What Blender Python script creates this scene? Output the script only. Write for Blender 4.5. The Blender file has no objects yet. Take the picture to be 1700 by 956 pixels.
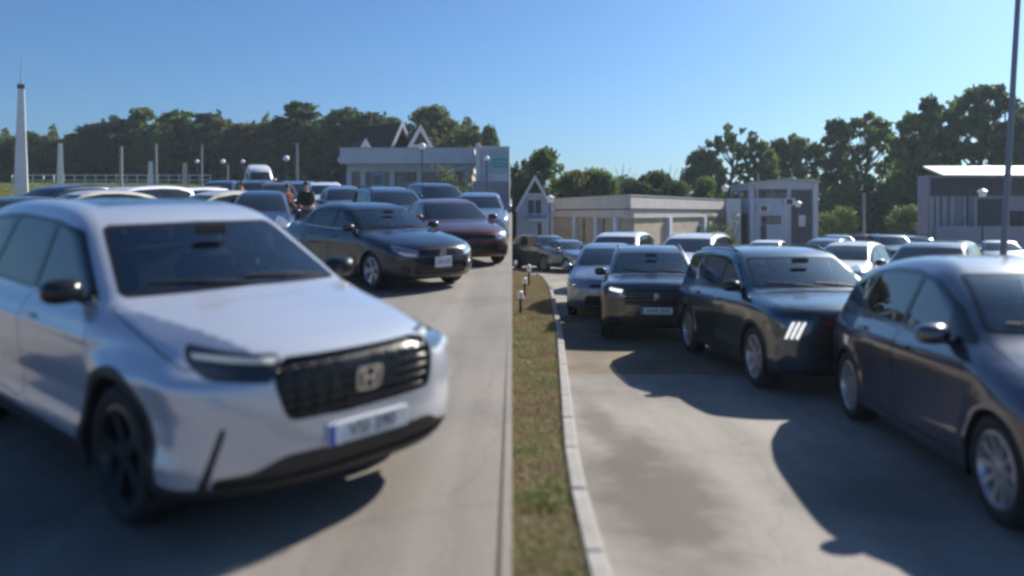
import bpy, bmesh, math, random
import numpy as np
from mathutils import Vector, Matrix

random.seed(7)
rng = np.random.default_rng(7)
SC = bpy.context.scene
COL = SC.collection
R = math.radians

# ------------------------------------------------------------------ camera, sky, sun, exposure
FPX = 1300.0            # focal length in pixels of the 1700 px wide photograph
CAMZ = 1.72
SLOPE = 45.0 / FPX      # the left lot climbs away from the camera, the right lot falls away
cam_d = bpy.data.cameras.new("camera")
cam = bpy.data.objects.new("camera", cam_d)
COL.objects.link(cam)
cam.location = (0, 0, CAMZ)
cam.rotation_euler = (R(90), 0, 0)
cam_d.sensor_width = 36
cam_d.lens = 36 * FPX / 1700
cam_d.shift_y = -(478 - 353) / 1700
cam_d.clip_end = 3000
cam_d.clip_start = 0.05
cam_d.dof.use_dof = True
cam_d.dof.focus_distance = 26
cam_d.dof.aperture_fstop = cam_d.lens / 1000 / 0.044
SC.camera = cam

SUN_EL, SUN_AZ = R(34), R(45)          # azimuth measured from straight ahead (+y) towards the right (+x)
world = bpy.data.worlds.new("World")
SC.world = world
world.use_nodes = True
wn = world.node_tree
wn.nodes.clear()
sky = wn.nodes.new("ShaderNodeTexSky")
sky.sky_type = 'NISHITA'
sky.sun_disc = False
sky.sun_elevation = SUN_EL
sky.sun_rotation = SUN_AZ
sky.altitude = 50
sky.air_density = 1.0
sky.dust_density = 1.3
sky.ozone_density = 2.5
bg = wn.nodes.new("ShaderNodeBackground")
bg.inputs[1].default_value = 0.05
wo = wn.nodes.new("ShaderNodeOutputWorld")
tint = wn.nodes.new("ShaderNodeMixRGB")
tint.blend_type = 'MULTIPLY'
tint.inputs[0].default_value = 1.0
tint.inputs[2].default_value = (0.58, 0.93, 1.33, 1)      # deep blue late-summer air
wn.links.new(sky.outputs[0], tint.inputs[1])
wn.links.new(tint.outputs[0], bg.inputs[0])
wn.links.new(bg.outputs[0], wo.inputs[0])

sun_d = bpy.data.lights.new("sun", 'SUN')
sun_d.energy = 5.0
sun_d.angle = R(0.5)
sun_d.color = (1.0, 0.93, 0.82)
sun = bpy.data.objects.new("sun", sun_d)
COL.objects.link(sun)
sdir = Vector((math.sin(SUN_AZ) * math.cos(SUN_EL), math.cos(SUN_AZ) * math.cos(SUN_EL), math.sin(SUN_EL)))
sun.rotation_euler = sdir.to_track_quat('Z', 'Y').to_euler()
sun.location = sdir * 60

SC.view_settings.view_transform = 'Standard'
SC.view_settings.look = 'None'
SC.view_settings.gamma = 1
SC.view_settings.exposure = 0.85
SC.cycles.use_denoising = True
SC.cycles.pixel_filter_type = 'GAUSSIAN'
SC.cycles.filter_width = 3.2        # the phone picture is soft all over
SC.cycles.max_bounces = 8
SC.cycles.transparent_max_bounces = 16
SC.cycles.sample_clamp_indirect = 8

# ------------------------------------------------------------------ materials
def mat(name, base, rough=0.5, metal=0.0, coat=0.0, emit=None, spec=0.5, var=0.0, vscale=6.0, bump=0.0, bscale=30.0, flake=0.0):
    m = bpy.data.materials.new(name)
    m.use_nodes = True
    nt = m.node_tree
    b = nt.nodes["Principled BSDF"]
    b.inputs["Base Color"].default_value = (*base, 1)
    b.inputs["Roughness"].default_value = rough
    b.inputs["Metallic"].default_value = metal
    b.inputs["Coat Weight"].default_value = coat
    b.inputs["Coat Roughness"].default_value = 0.03
    b.inputs["Specular IOR Level"].default_value = spec
    tc = nt.nodes.new("ShaderNodeTexCoord")
    if var > 0:
        n = nt.nodes.new("ShaderNodeTexNoise")
        n.inputs["Scale"].default_value = vscale
        n.inputs["Detail"].default_value = 6
        nt.links.new(tc.outputs["Object"], n.inputs["Vector"])
        r = nt.nodes.new("ShaderNodeValToRGB")
        r.color_ramp.elements[0].position = 0.3
        r.color_ramp.elements[1].position = 0.7
        r.color_ramp.elements[0].color = (*[c * (1 - var) for c in base], 1)
        r.color_ramp.elements[1].color = (*[min(1, c * (1 + var)) for c in base], 1)
        nt.links.new(n.outputs["Fac"], r.inputs[0])
        nt.links.new(r.outputs[0], b.inputs["Base Color"])
    if bump > 0:
        n2 = nt.nodes.new("ShaderNodeTexNoise")
        n2.inputs["Scale"].default_value = bscale
        n2.inputs["Detail"].default_value = 8
        nt.links.new(tc.outputs["Object"], n2.inputs["Vector"])
        bp = nt.nodes.new("ShaderNodeBump")
        bp.inputs["Strength"].default_value = bump
        bp.inputs["Distance"].default_value = 0.02
        nt.links.new(n2.outputs["Fac"], bp.inputs["Height"])
        nt.links.new(bp.outputs[0], b.inputs["Normal"])
    if emit:
        b.inputs["Emission Color"].default_value = (*emit[0], 1)
        b.inputs["Emission Strength"].default_value = emit[1]
    return m

def paint(name, base, metal=0.5, rough=0.32, cior=1.8):
    m = mat(name, base, rough, metal, 1.0, var=0.0)
    nt = m.node_tree
    b = nt.nodes["Principled BSDF"]
    b.inputs["Coat IOR"].default_value = cior
    # thin uneven film of road dust
    tc = nt.nodes.new("ShaderNodeTexCoord")
    n = nt.nodes.new("ShaderNodeTexNoise")
    n.inputs["Scale"].default_value = 3.0
    n.inputs["Detail"].default_value = 8
    nt.links.new(tc.outputs["Object"], n.inputs["Vector"])
    r = nt.nodes.new("ShaderNodeMapRange")
    r.inputs[1].default_value = 0.35
    r.inputs[2].default_value = 0.75
    r.inputs[3].default_value = 0.02
    r.inputs[4].default_value = 0.12
    nt.links.new(n.outputs["Fac"], r.inputs[0])
    nt.links.new(r.outputs[0], b.inputs["Coat Roughness"])
    mx = nt.nodes.new("ShaderNodeMixRGB")
    mx.inputs[1].default_value = (*base, 1)
    mx.inputs[2].default_value = (0.28, 0.26, 0.23, 1)
    r2 = nt.nodes.new("ShaderNodeMapRange")
    r2.inputs[1].default_value = 0.4
    r2.inputs[2].default_value = 0.9
    r2.inputs[3].default_value = 0.0
    r2.inputs[4].default_value = 0.10
    nt.links.new(n.outputs["Fac"], r2.inputs[0])
    nt.links.new(r2.outputs[0], mx.inputs[0])
    nt.links.new(mx.outputs[0], b.inputs["Base Color"])
    return m

def glassmat(name, tint, trans):
    m = bpy.data.materials.new(name)
    m.use_nodes = True
    nt = m.node_tree
    nt.nodes.clear()
    out = nt.nodes.new("ShaderNodeOutputMaterial")
    tr = nt.nodes.new("ShaderNodeBsdfTransparent")
    tr.inputs[0].default_value = (*[c * trans for c in tint], 1)
    gl = nt.nodes.new("ShaderNodeBsdfGlossy")
    gl.inputs["Roughness"].default_value = 0.02
    gl.inputs["Color"].default_value = (1, 1, 1, 1)
    fr = nt.nodes.new("ShaderNodeFresnel")
    fr.inputs[0].default_value = 2.1
    mx = nt.nodes.new("ShaderNodeMixShader")
    nt.links.new(fr.outputs[0], mx.inputs[0])
    nt.links.new(tr.outputs[0], mx.inputs[1])
    nt.links.new(gl.outputs[0], mx.inputs[2])
    nt.links.new(mx.outputs[0], out.inputs[0])
    return m

M = {}
M['glass_clear'] = glassmat('windscreen_glass', (0.80, 0.97, 0.96), 0.95)
M['glass_tint'] = glassmat('tinted_glass', (0.5, 0.6, 0.65), 0.35)
M['glass_dark'] = mat('dark_glass', (0.012, 0.016, 0.02), 0.04, 0, 0, spec=0.9)
M['black_gloss'] = mat('gloss_black_trim', (0.012, 0.012, 0.013), 0.15)
M['plastic'] = mat('black_plastic', (0.025, 0.025, 0.027), 0.55, var=0.25, vscale=9, bump=0.15, bscale=200)
M['rubber'] = mat('tyre_rubber', (0.018, 0.018, 0.018), 0.8, var=0.3, vscale=12, bump=0.2, bscale=90)
M['chrome'] = mat('chrome', (0.75, 0.75, 0.76), 0.12, 1.0)
M['rim_silver'] = mat('silver_rim', (0.50, 0.51, 0.53), 0.3, 0.7, var=0.1)
M['rim_black'] = mat('black_rim', (0.02, 0.02, 0.022), 0.3, 0.3, 0.5)
M['lamp_clear'] = mat('lamp_lens', (0.30, 0.32, 0.35), 0.12, 0.5, 1.0)
M['lamp_dark'] = mat('smoked_lamp_lens', (0.03, 0.032, 0.036), 0.08, 0.2, 1.0)
M['lamp_strip'] = mat('lamp_light_bar', (0.50, 0.52, 0.48), 0.25, 0, 1.0, emit=((1, 0.98, 0.9), 0.03))
M['lamp_white'] = mat('running_light', (0.9, 0.9, 0.86), 0.3, 0, 1.0, emit=((1, 0.98, 0.92), 0.55))
M['lamp_red'] = mat('tail_lens', (0.35, 0.01, 0.01), 0.15, 0, 1.0)
M['interior'] = mat('dark_interior_cloth', (0.03, 0.03, 0.033), 0.85, var=0.3, bump=0.2)
M['interior_pale'] = mat('pale_headliner', (0.35, 0.34, 0.32), 0.9, var=0.05)
M['seam'] = mat('panel_gap', (0.008, 0.008, 0.008), 0.9)
M['plate'] = mat('plate_white', (0.72, 0.73, 0.74), 0.35, var=0.05, vscale=20)
M['plate_blue'] = mat('plate_blue', (0.03, 0.09, 0.42), 0.35)
M['plate_ink'] = mat('plate_ink', (0.02, 0.02, 0.02), 0.4)
M['grille'] = mat('grille_black', (0.015, 0.015, 0.016), 0.3, var=0.3, vscale=14)
P = {
    'silver': paint('pearl_silver_paint', (0.56, 0.59, 0.65), 0.35, 0.26),
    'black': paint('black_blue_paint', (0.006, 0.009, 0.018), 0.2, 0.25, 1.42),
    'teal': paint('dark_green_blue_paint', (0.012, 0.035, 0.055), 0.5, 0.3),
    'graphite': paint('graphite_black_paint', (0.016, 0.020, 0.030), 0.4, 0.28),
    'purple': paint('purple_grey_paint', (0.045, 0.040, 0.060), 0.6, 0.3),
    'white': paint('white_paint', (0.74, 0.76, 0.78), 0.05, 0.3),
    'cream': paint('cream_paint', (0.62, 0.58, 0.48), 0.1, 0.3),
    'grey': paint('mid_grey_paint', (0.17, 0.19, 0.23), 0.6, 0.3),
    'bluegrey': paint('blue_grey_paint', (0.07, 0.10, 0.15), 0.6, 0.3),
    'navy': paint('navy_paint', (0.012, 0.022, 0.06), 0.4, 0.3, 1.6),
    'maroon': paint('maroon_paint', (0.095, 0.024, 0.012), 0.4, 0.3, 1.45),
    'lightblue': paint('silver_blue_paint', (0.20, 0.26, 0.35), 0.6, 0.3),
    'red': paint('red_paint', (0.25, 0.02, 0.02), 0.3, 0.3),
    'beige': paint('beige_paint', (0.38, 0.33, 0.28), 0.4, 0.3),
}

# ------------------------------------------------------------------ object helpers
def tag(o, label=None, cat=None, group=None, kind=None):
    if label: o['label'] = label
    if cat: o['category'] = cat
    if group: o['group'] = group
    if kind: o['kind'] = kind
    return o

def mesh_obj(name, verts, faces, m, parent=None, smooth=False, normals=None):
    me = bpy.data.meshes.new(name)
    verts = np.asarray(verts, float).reshape(-1, 3)
    me.from_pydata(verts.tolist(), [], faces.tolist() if isinstance(faces, np.ndarray) else [tuple(f) for f in faces])
    if m is not None:
        me.materials.append(m)
    if smooth or normals is not None:
        me.polygons.foreach_set('use_smooth', [True] * len(me.polygons))
    me.update()
    if normals is not None and len(verts):
        me.normals_split_custom_set_from_vertices(np.asarray(normals).tolist())
    o = bpy.data.objects.new(name, me)
    COL.objects.link(o)
    if parent is not None:
        o.parent = parent
    return o

def empty(name, loc=(0, 0, 0), rz=0, parent=None):
    o = bpy.data.objects.new(name, None)
    o.empty_display_size = 0.2
    COL.objects.link(o)
    o.location = loc
    o.rotation_euler = (0, 0, rz)
    if parent: o.parent = parent
    return o

class MB:
    """mesh builder collecting boxes, tubes, polygons into one mesh"""
    def __init__(s):
        s.v = []; s.f = []
    def add(s, vs, fs):
        n = len(s.v)
        s.v += [tuple(v) for v in vs]
        s.f += [tuple(i + n for i in f) for f in fs]
        return s
    def box(s, x0, x1, y0, y1, z0, z1):
        return s.add([(x0, y0, z0), (x1, y0, z0), (x1, y1, z0), (x0, y1, z0), (x0, y0, z1), (x1, y0, z1), (x1, y1, z1), (x0, y1, z1)],
                     [(0, 3, 2, 1), (4, 5, 6, 7), (0, 1, 5, 4), (1, 2, 6, 5), (2, 3, 7, 6), (3, 0, 4, 7)])
    def rbox(s, cx, cy, cz, sx, sy, sz, b=0.03, mtx=None):
        """box with chamfered edges all round"""
        vs = []
        for ix in (-1, 1):
            for iy in (-1, 1):
                for iz in (-1, 1):
                    vs.append((ix * (sx / 2 - b), iy * (sy / 2 - b), iz * sz / 2))
                    vs.append((ix * (sx / 2 - b), iy * sy / 2, iz * (sz / 2 - b)))
                    vs.append((ix * sx / 2, iy * (sy / 2 - b), iz * (sz / 2 - b)))
        bm = bmesh.new()
        for v in vs:
            p = Vector(v)
            if mtx is not None: p = mtx @ p
            bm.verts.new((p.x + cx, p.y + cy, p.z + cz))
        bmesh.ops.convex_hull(bm, input=bm.verts)
        bm.verts.index_update()
        s.add([v.co[:] for v in bm.verts], [[v.index for v in f.verts] for f in bm.faces])
        bm.free()
        return s
    def tube(s, pts, rad, n=8, cap=True):
        pts = [Vector(p) for p in pts]
        if not hasattr(rad, '__len__'): rad = [rad] * len(pts)
        vs = []; fs = []
        prev = None
        for i, p in enumerate(pts):
            d = (pts[min(i + 1, len(pts) - 1)] - pts[max(i - 1, 0)]).normalized()
            a = Vector((0, 0, 1)) if abs(d.z) < 0.9 else Vector((1, 0, 0))
            if prev is not None: a = prev
            u = (a - d * a.dot(d)).normalized(); w = d.cross(u)
            prev = u
            for k in range(n):
                t = 2 * math.pi * k / n
                vs.append(p + (u * math.cos(t) + w * math.sin(t)) * rad[i])
        for i in range(len(pts) - 1):
            for k in range(n):
                a = i * n + k; b = i * n + (k + 1) % n
                fs.append((a, b, b + n, a + n))
        if cap:
            fs.append(tuple(range(n))[::-1]); fs.append(tuple(range((len(pts) - 1) * n, len(pts) * n)))
        return s.add(vs, fs)
    def lathe(s, prof, n=32, axis='y', c=(0, 0, 0), close=False):
        vs = []; fs = []
        m = len(prof)
        for k in range(n):
            t = 2 * math.pi * k / n
            for (r, h) in prof:
                if axis == 'y': vs.append((c[0] + r * math.cos(t), c[1] + h, c[2] + r * math.sin(t)))
                else: vs.append((c[0] + r * math.cos(t), c[1] + r * math.sin(t), c[2] + h))
        for k in range(n):
            for j in range(m - 1 if not close else m):
                a = k * m + j; b = k * m + (j + 1) % m
                c2 = ((k + 1) % n) * m + (j + 1) % m; d = ((k + 1) % n) * m + j
                fs.append((a, b, c2, d) if axis == 'y' else (a, d, c2, b))
        return s.add(vs, fs)
    def sphere(s, c, r, n=10, sz=1.0):
        prof = [(max(1e-4, r * math.sin(math.pi * i / n)), -r * sz * math.cos(math.pi * i / n)) for i in range(n + 1)]
        return s.lathe(prof, n * 2, 'z', c)
    def prism(s, poly, y0, y1, plane='xz'):
        """polygon in a plane pushed from y0 to y1 along the third axis"""
        n = len(poly)
        def P3(a, b, d):
            return (a, d, b) if plane == 'xz' else ((d, a, b) if plane == 'yz' else (a, b, d))
        vs = [P3(a, b, y0) for a, b in poly] + [P3(a, b, y1) for a, b in poly]
        fs = [tuple(range(n)), tuple(range(2 * n - 1, n - 1, -1))]
        for i in range(n):
            j = (i + 1) % n
            fs.append((i, i + n, j + n, j))
        return s.add(vs, fs)
    def build(s, name, m, parent=None, smooth=False, fix=True, angle=None):
        o = mesh_obj(name, s.v, s.f, m, parent, smooth)
        if fix:
            bm = bmesh.new(); bm.from_mesh(o.data)
            bmesh.ops.recalc_face_normals(bm, faces=bm.faces)
            if angle is not None:
                for e in bm.edges:
                    if len(e.link_faces) == 2 and e.calc_face_angle(0) > R(angle): e.smooth = False
            bm.to_mesh(o.data); bm.free()
        return o

def kids(o):
    return [c for c in COL.objects if c.parent is o]

def copy_tree(o, parent=None, recol=None, childmap=None):
    c = o.copy(); COL.objects.link(c); c.parent = parent
    if recol and c.type == 'MESH' and len(c.material_slots):
        nm = c.material_slots[0].material
        if nm and nm.name in recol:
            c.material_slots[0].link = 'OBJECT'
            c.material_slots[0].material = recol[nm.name]
    for ch in childmap.get(o.name, []) if childmap is not None else kids(o):
        copy_tree(ch, c, recol, childmap)
    return c
# ------------------------------------------------------------------ car bodies: implicit surface -> mesh -> panels
def sdpoly(px, pz, poly):
    """signed distance to a closed polygon, negative inside"""
    poly = np.asarray(poly, float)
    d = np.full(px.shape, 1e9); ins = np.zeros(px.shape, bool)
    for i in range(len(poly)):
        ax, az = poly[i]; bx, bz = poly[(i + 1) % len(poly)]
        ex, ez = bx - ax, bz - az
        wx, wz = px - ax, pz - az
        t = np.clip((wx * ex + wz * ez) / max(ex * ex + ez * ez, 1e-12), 0, 1)
        dd = (wx - ex * t) ** 2 + (wz - ez * t) ** 2
        d = np.minimum(d, dd)
        c = ((az > pz) != (bz > pz))
        if bz != az:
            ins ^= c & (px < (bx - ax) * (pz - az) / (bz - az) + ax)
    d = np.sqrt(d)
    return np.where(ins, -d, d)

def sstep(x, a, b):
    t = np.clip((x - a) / (b - a), 0, 1)
    return t * t * (3 - 2 * t)

def smax(a, b, k):
    h = np.maximum(k - np.abs(a - b), 0) / k
    return np.maximum(a, b) + h * h * k * 0.25

def gsmooth(arr, s):
    n = int(3 * s) + 1
    k = np.exp(-0.5 * (np.arange(-n, n + 1) / max(s, .1)) ** 2); k /= k.sum()
    return np.convolve(np.pad(arr, n, 'edge'), k, 'valid')

def catmull(P_, n=6):
    P_ = np.array(P_, float); m = len(P_); out = []
    for i in range(m):
        p0, p1, p2, p3 = P_[i - 1], P_[i], P_[(i + 1) % m], P_[(i + 2) % m]
        d = [max(np.linalg.norm(b - a), 1e-6) ** .5 for a, b in ((p0, p1), (p1, p2), (p2, p3))]
        m1 = ((p1 - p0) / d[0] - (p2 - p0) / (d[0] + d[1]) + (p2 - p1) / d[1]) * d[1]
        m2 = ((p2 - p1) / d[1] - (p3 - p1) / (d[1] + d[2]) + (p3 - p2) / d[2]) * d[1]
        for k in range(n):
            t = k / n
            out.append((2 * t**3 - 3 * t**2 + 1) * p1 + (t**3 - 2 * t**2 + t) * m1 + (-2 * t**3 + 3 * t**2) * p2 + (t**3 - t**2) * m2)
    return np.array(out)

def roundp(pts, r=.05, n=4):
    """polygon with its corners rounded by about r"""
    P_ = np.array(pts, float); m = len(P_); out = []
    for i in range(m):
        a, b, c = P_[i - 1], P_[i], P_[(i + 1) % m]
        la, lc = np.linalg.norm(a - b), np.linalg.norm(c - b)
        p = b + (a - b) / la * min(r, la * .45); q = b + (c - b) / lc * min(r, lc * .45)
        for k in range(n + 1):
            t = k / n
            out.append((1 - t)**2 * p + 2 * t * (1 - t) * b + t * t * q)
    return np.array(out)

class CarShape:
    def __init__(s, sp):
        s.sp = sp
        s.hw = sp['W'] / 2
        poly = catmull(sp['sil'])
        s.x0, s.z0, s.d = -2.9, -0.1, 0.0125
        nx, nz = int(5.8 / s.d), int((sp.get('ztop', 1.9) + .3) / s.d)
        gx, gz = np.meshgrid(s.x0 + s.d * np.arange(nx), s.z0 + s.d * np.arange(nz), indexing='ij')
        s.G = sdpoly(gx, gz, poly)
        zz = np.arange(0, 3.0, 0.01)
        s.zz = zz
        t = sp['sec']
        s.ins = gsmooth(np.interp(zz, [a for a, b in t], [b for a, b in t]), sp.get('secsm', 1.6))
        t = sp['plan']
        s.xx = np.arange(-3, 3, 0.02)
        s.pl = gsmooth(np.interp(s.xx, [a for a, b in t], [b for a, b in t]), 6)
    def sil(s, x, z):
        u = np.clip((x - s.x0) / s.d, 0, s.G.shape[0] - 1.001); v = np.clip((z - s.z0) / s.d, 0, s.G.shape[1] - 1.001)
        i = u.astype(int); j = v.astype(int); fu = u - i; fv = v - j
        G = s.G
        return (G[i, j] * (1 - fu) + G[i + 1, j] * fu) * (1 - fv) + (G[i, j + 1] * (1 - fu) + G[i + 1, j + 1] * fu) * fv
    def f(s, x, y, z):
        sp = s.sp
        ay = np.abs(y)
        r = ay / s.hw
        # plan curvature: nose and tail sweep back towards the corners, screens are bowed
        nose = sp['nose'] * r ** 3.2 * sstep(x, sp['cowl'] - .1, sp['cowl'] + .6)
        scr = sp.get('bow', .16) * r ** 2 * sstep(x, -.2, .3) * (1 - sstep(x, sp['cowl'] + .1, sp['cowl'] + .6))
        tail = sp['tail'] * r ** 3 * sstep(-x, 1.0, 2.0)
        xw = x + nose + scr - tail
        zw = z + sp.get('crown', .05) * y * y * sstep(z, .5, .9)
        a = s.sil(xw, zw)
        zb = z - sp.get('wedge', 0.02) * x
        w = s.hw - np.interp(zb, s.zz, s.ins) - np.interp(x, s.xx, s.pl)
        ra = sp['ra']
        for wx in (sp['wb'] / 2, -sp['wb'] / 2):
            dist = np.sqrt((x - wx) ** 2 + (z - sp['r']) ** 2)
            w = w + sp.get('flare', .015) * np.exp(-((dist - ra - .02) / .08) ** 2) * (z < 1.2)
        b = (ay - w) * 0.97
        for (fn) in sp.get('disp', []):
            b = b + fn(x, ay, z)
        k = sp.get('k', .10)
        kk = k * (0.35 + 0.65 * sstep(z, .3, .6))
        out = smax(a, b, kk)
        for fn in sp.get('disp_all', []):
            out = out + fn(x, ay, z)
        return out
    def grad(s, p, e=2e-3):
        x, y, z = p[:, 0], p[:, 1], p[:, 2]
        g = np.stack([s.f(x + e, y, z) - s.f(x - e, y, z), s.f(x, y + e, z) - s.f(x, y - e, z), s.f(x, y, z + e) - s.f(x, y, z - e)], 1) / (2 * e)
        return g
    def mesh(s, h):
        sp = s.sp
        X = np.arange(sp['xr'] - .12, sp['xf'] + .12, h)
        ny = int((s.hw + .1) / h) + 1
        Y = (np.arange(-ny, ny + 1) + .0) * h + h * .5
        Y = np.concatenate([-(np.arange(ny, 0, -1) - .5) * h, (np.arange(1, ny + 1) - .5) * h])
        Z = np.arange(.08, sp['zmax'] + .1, h)
        half = Y[Y > 0]
        gx, gy, gz = np.meshgrid(X, half, Z, indexing='ij')
        V = s.f(gx, gy, gz)
        V = np.concatenate([V[:, ::-1], V], 1)
        I = V < 0
        nx, ny2, nz = V.shape
        c = I[:-1, :-1, :-1].astype(int)
        tot = np.zeros((nx - 1, ny2 - 1, nz - 1), int)
        for a in (0, 1):
            for b in (0, 1):
                for d in (0, 1):
                    tot += I[a:nx - 1 + a, b:ny2 - 1 + b, d:nz - 1 + d]
        act = (tot > 0) & (tot < 8)
        idx = -np.ones(act.shape, int)
        ii = np.argwhere(act); idx[act] = np.arange(len(ii))
        acc = np.zeros((len(ii), 3)); cnt = np.zeros(len(ii))
        for ax in range(3):
            o1, o2 = [q for q in range(3) if q != ax]
            for p in (0, 1):
                for q in (0, 1):
                    A = ii.copy(); A[:, o1] += p; A[:, o2] += q
                    B = A.copy(); B[:, ax] += 1
                    va = V[A[:, 0], A[:, 1], A[:, 2]]; vb = V[B[:, 0], B[:, 1], B[:, 2]]
                    cr = (va < 0) != (vb < 0)
                    t = np.where(cr, va / np.where(cr, va - vb, 1), 0)
                    pos = A.astype(float); pos[:, ax] += t
                    acc[cr] += pos[cr]; cnt[cr] += 1
        pos = acc / cnt[:, None]
        pts = np.stack([X[0] + pos[:, 0] * h, Y[0] + pos[:, 1] * h, Z[0] + pos[:, 2] * h], 1)
        for _ in range(3):
            v = s.f(pts[:, 0], pts[:, 1], pts[:, 2]); g = s.grad(pts)
            st = v[:, None] * g / np.maximum((g * g).sum(1), .2)[:, None]
            pts = pts - np.clip(st, -h * .5, h * .5)
        tris = []
        for ax in range(3):
            o1, o2 = [q for q in range(3) if q != ax]
            sl = [slice(None)] * 3; sl2 = [slice(None)] * 3
            sl[ax] = slice(0, -1); sl2[ax] = slice(1, None)
            cr = I[tuple(sl)] != I[tuple(sl2)]
            e = np.argwhere(cr)
            ok = (e[:, o1] > 0) & (e[:, o2] > 0) & (e[:, o1] < V.shape[o1] - 1) & (e[:, o2] < V.shape[o2] - 1)
            e = e[ok]
            q = []
            for (a, b) in ((-1, -1), (0, -1), (0, 0), (-1, 0)):
                cc = e.copy(); cc[:, o1] += a; cc[:, o2] += b
                q.append(idx[cc[:, 0], cc[:, 1], cc[:, 2]])
            q = np.stack(q, 1)
            tris.append(q[:, [0, 1, 2]]); tris.append(q[:, [0, 2, 3]])
        T = np.concatenate(tris)
        n = s.grad(pts); n /= np.linalg.norm(n, axis=1)[:, None]
        # orient by normal
        fn = np.cross(pts[T[:, 1]] - pts[T[:, 0]], pts[T[:, 2]] - pts[T[:, 0]])
        bad = (fn * n[T[:, 0]]).sum(1) < 0
        T[bad] = T[bad][:, ::-1]
        return Piece(pts, n, T)
    def surf(s, y, z, front=True, dx=None):
        """x of the skin on the line (y, z), from the front or the rear"""
        xs = np.linspace(s.sp['xf'] + .1, 0, 600) if front else np.linspace(s.sp['xr'] - .1, 0, 600)
        v = s.f(xs, np.full_like(xs, y), np.full_like(xs, z))
        return float(xs[np.argmax(v < 0)])
    def surfy(s, x, z):
        ys = np.linspace(1.2, 0, 600)
        v = s.f(np.full_like(ys, x), ys, np.full_like(ys, z))
        return float(ys[np.argmax(v < 0)])
    def surfz(s, x, y):
        zs = np.linspace(2.2, .3, 900)
        v = s.f(np.full_like(zs, x), np.full_like(zs, y), zs)
        return float(zs[np.argmax(v < 0)])

class Piece:
    def __init__(s, p, n, t):
        s.p, s.n, s.t = p, n, t
    def split(s, phi):
        """cut along phi = 0; returns (inside phi<0, outside)"""
        if len(s.t) == 0: return Piece(s.p, s.n, s.t), Piece(s.p, s.n, s.t)
        v = phi(s.p, s.n) if callable(phi) else phi
        v = np.where(np.abs(v) < 1e-7, 1e-7, v)
        sg = v[s.t] < 0
        c = sg.sum(1)
        inn = [s.t[c == 3]]; out = [s.t[c == 0]]
        P_, N_ = [s.p], [s.n]; base = len(s.p)
        for want, A, B in ((1, inn, out), (2, out, inn)):
            T = s.t[c == want]
            if not len(T): continue
            S = sg[c == want] if want == 1 else ~sg[c == want]
            k = np.argmax(S, 1)                       # the lone vertex
            r = np.arange(len(T))
            a, b, d = T[r, k], T[r, (k + 1) % 3], T[r, (k + 2) % 3]
            tb = (v[a] / (v[a] - v[b]))[:, None]; td = (v[a] / (v[a] - v[d]))[:, None]
            P_.append(s.p[a] + (s.p[b] - s.p[a]) * tb); P_.append(s.p[a] + (s.p[d] - s.p[a]) * td)
            N_.append(s.n[a] + (s.n[b] - s.n[a]) * tb); N_.append(s.n[a] + (s.n[d] - s.n[a]) * td)
            m = len(T); ib = base + np.arange(m); id_ = ib + m; base += 2 * m
            A.append(np.stack([a, ib, id_], 1))
            B.append(np.stack([ib, b, d], 1)); B.append(np.stack([ib, d, id_], 1))
        p = np.concatenate(P_); n = np.concatenate(N_); n = n / np.linalg.norm(n, axis=1)[:, None]
        return Piece(p, n, np.concatenate(inn)).clean(), Piece(p, n, np.concatenate(out)).clean()
    def clean(s):
        if len(s.t) == 0: return s
        u, inv = np.unique(s.t, return_inverse=True)
        return Piece(s.p[u], s.n[u], inv.reshape(-1, 3))
    def off(s, d):
        return Piece(s.p + s.n * d, s.n, s.t)
    def obj(s, name, m, parent, flip=False):
        if len(s.t) == 0: return None
        n = -s.n if flip else s.n
        t = s.t[:, ::-1] if flip else s.t
        return mesh_obj(name, s.p, t, m, parent, True, n)
    def rimmed(s, d=0.006):
        """the piece with its open edges turned in by d, so that it has a visible thickness"""
        key = np.round(s.p / 1e-5).astype(np.int64)
        u, inv = np.unique(key, axis=0, return_inverse=True)
        inv = inv.reshape(-1)
        t = inv[s.t]
        e = np.concatenate([t[:, [0, 1]], t[:, [1, 2]], t[:, [2, 0]]])
        eo = np.concatenate([s.t[:, [0, 1]], s.t[:, [1, 2]], s.t[:, [2, 0]]])
        es = np.sort(e, 1)
        code = es[:, 0] * (len(u) + 1) + es[:, 1]
        _, iv, cn = np.unique(code, return_inverse=True, return_counts=True)
        b = eo[cn[iv.reshape(-1)] == 1]
        if not len(b): return s
        n0 = len(s.p); m = len(b)
        pa, pb = s.p[b[:, 0]], s.p[b[:, 1]]
        na, nb = s.n[b[:, 0]], s.n[b[:, 1]]
        side = np.cross(pb - pa, na); side /= np.maximum(np.linalg.norm(side, axis=1), 1e-9)[:, None]
        P_ = np.concatenate([s.p, pa, pb, pb - nb * d, pa - na * d]); N_ = np.concatenate([s.n, side, side, side, side])
        i0 = n0 + np.arange(m)
        q1 = np.stack([i0, i0 + 3 * m, i0 + 2 * m], 1); q2 = np.stack([i0, i0 + 2 * m, i0 + m], 1)
        return Piece(P_, N_, np.concatenate([s.t, q1, q2]))

def xzpoly(pts, r=0.0, side=0.35, sm=1):
    pl = roundp(pts, .05) if sm else np.array(pts)
    return lambda p, n: np.maximum(sdpoly(p[:, 0], p[:, 2], pl) - r, (side - np.abs(n[:, 1])) * .25)

def yzpoly(pts, front=True, lim=0.15, sm=1, r=0.0):
    pl = roundp(pts, .05) if sm else np.array(pts)
    sgn = 1 if front else -1
    return lambda p, n: np.maximum(sdpoly(np.abs(p[:, 1]), p[:, 2], pl) - r, (lim - sgn * n[:, 0]) * .25)

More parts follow.
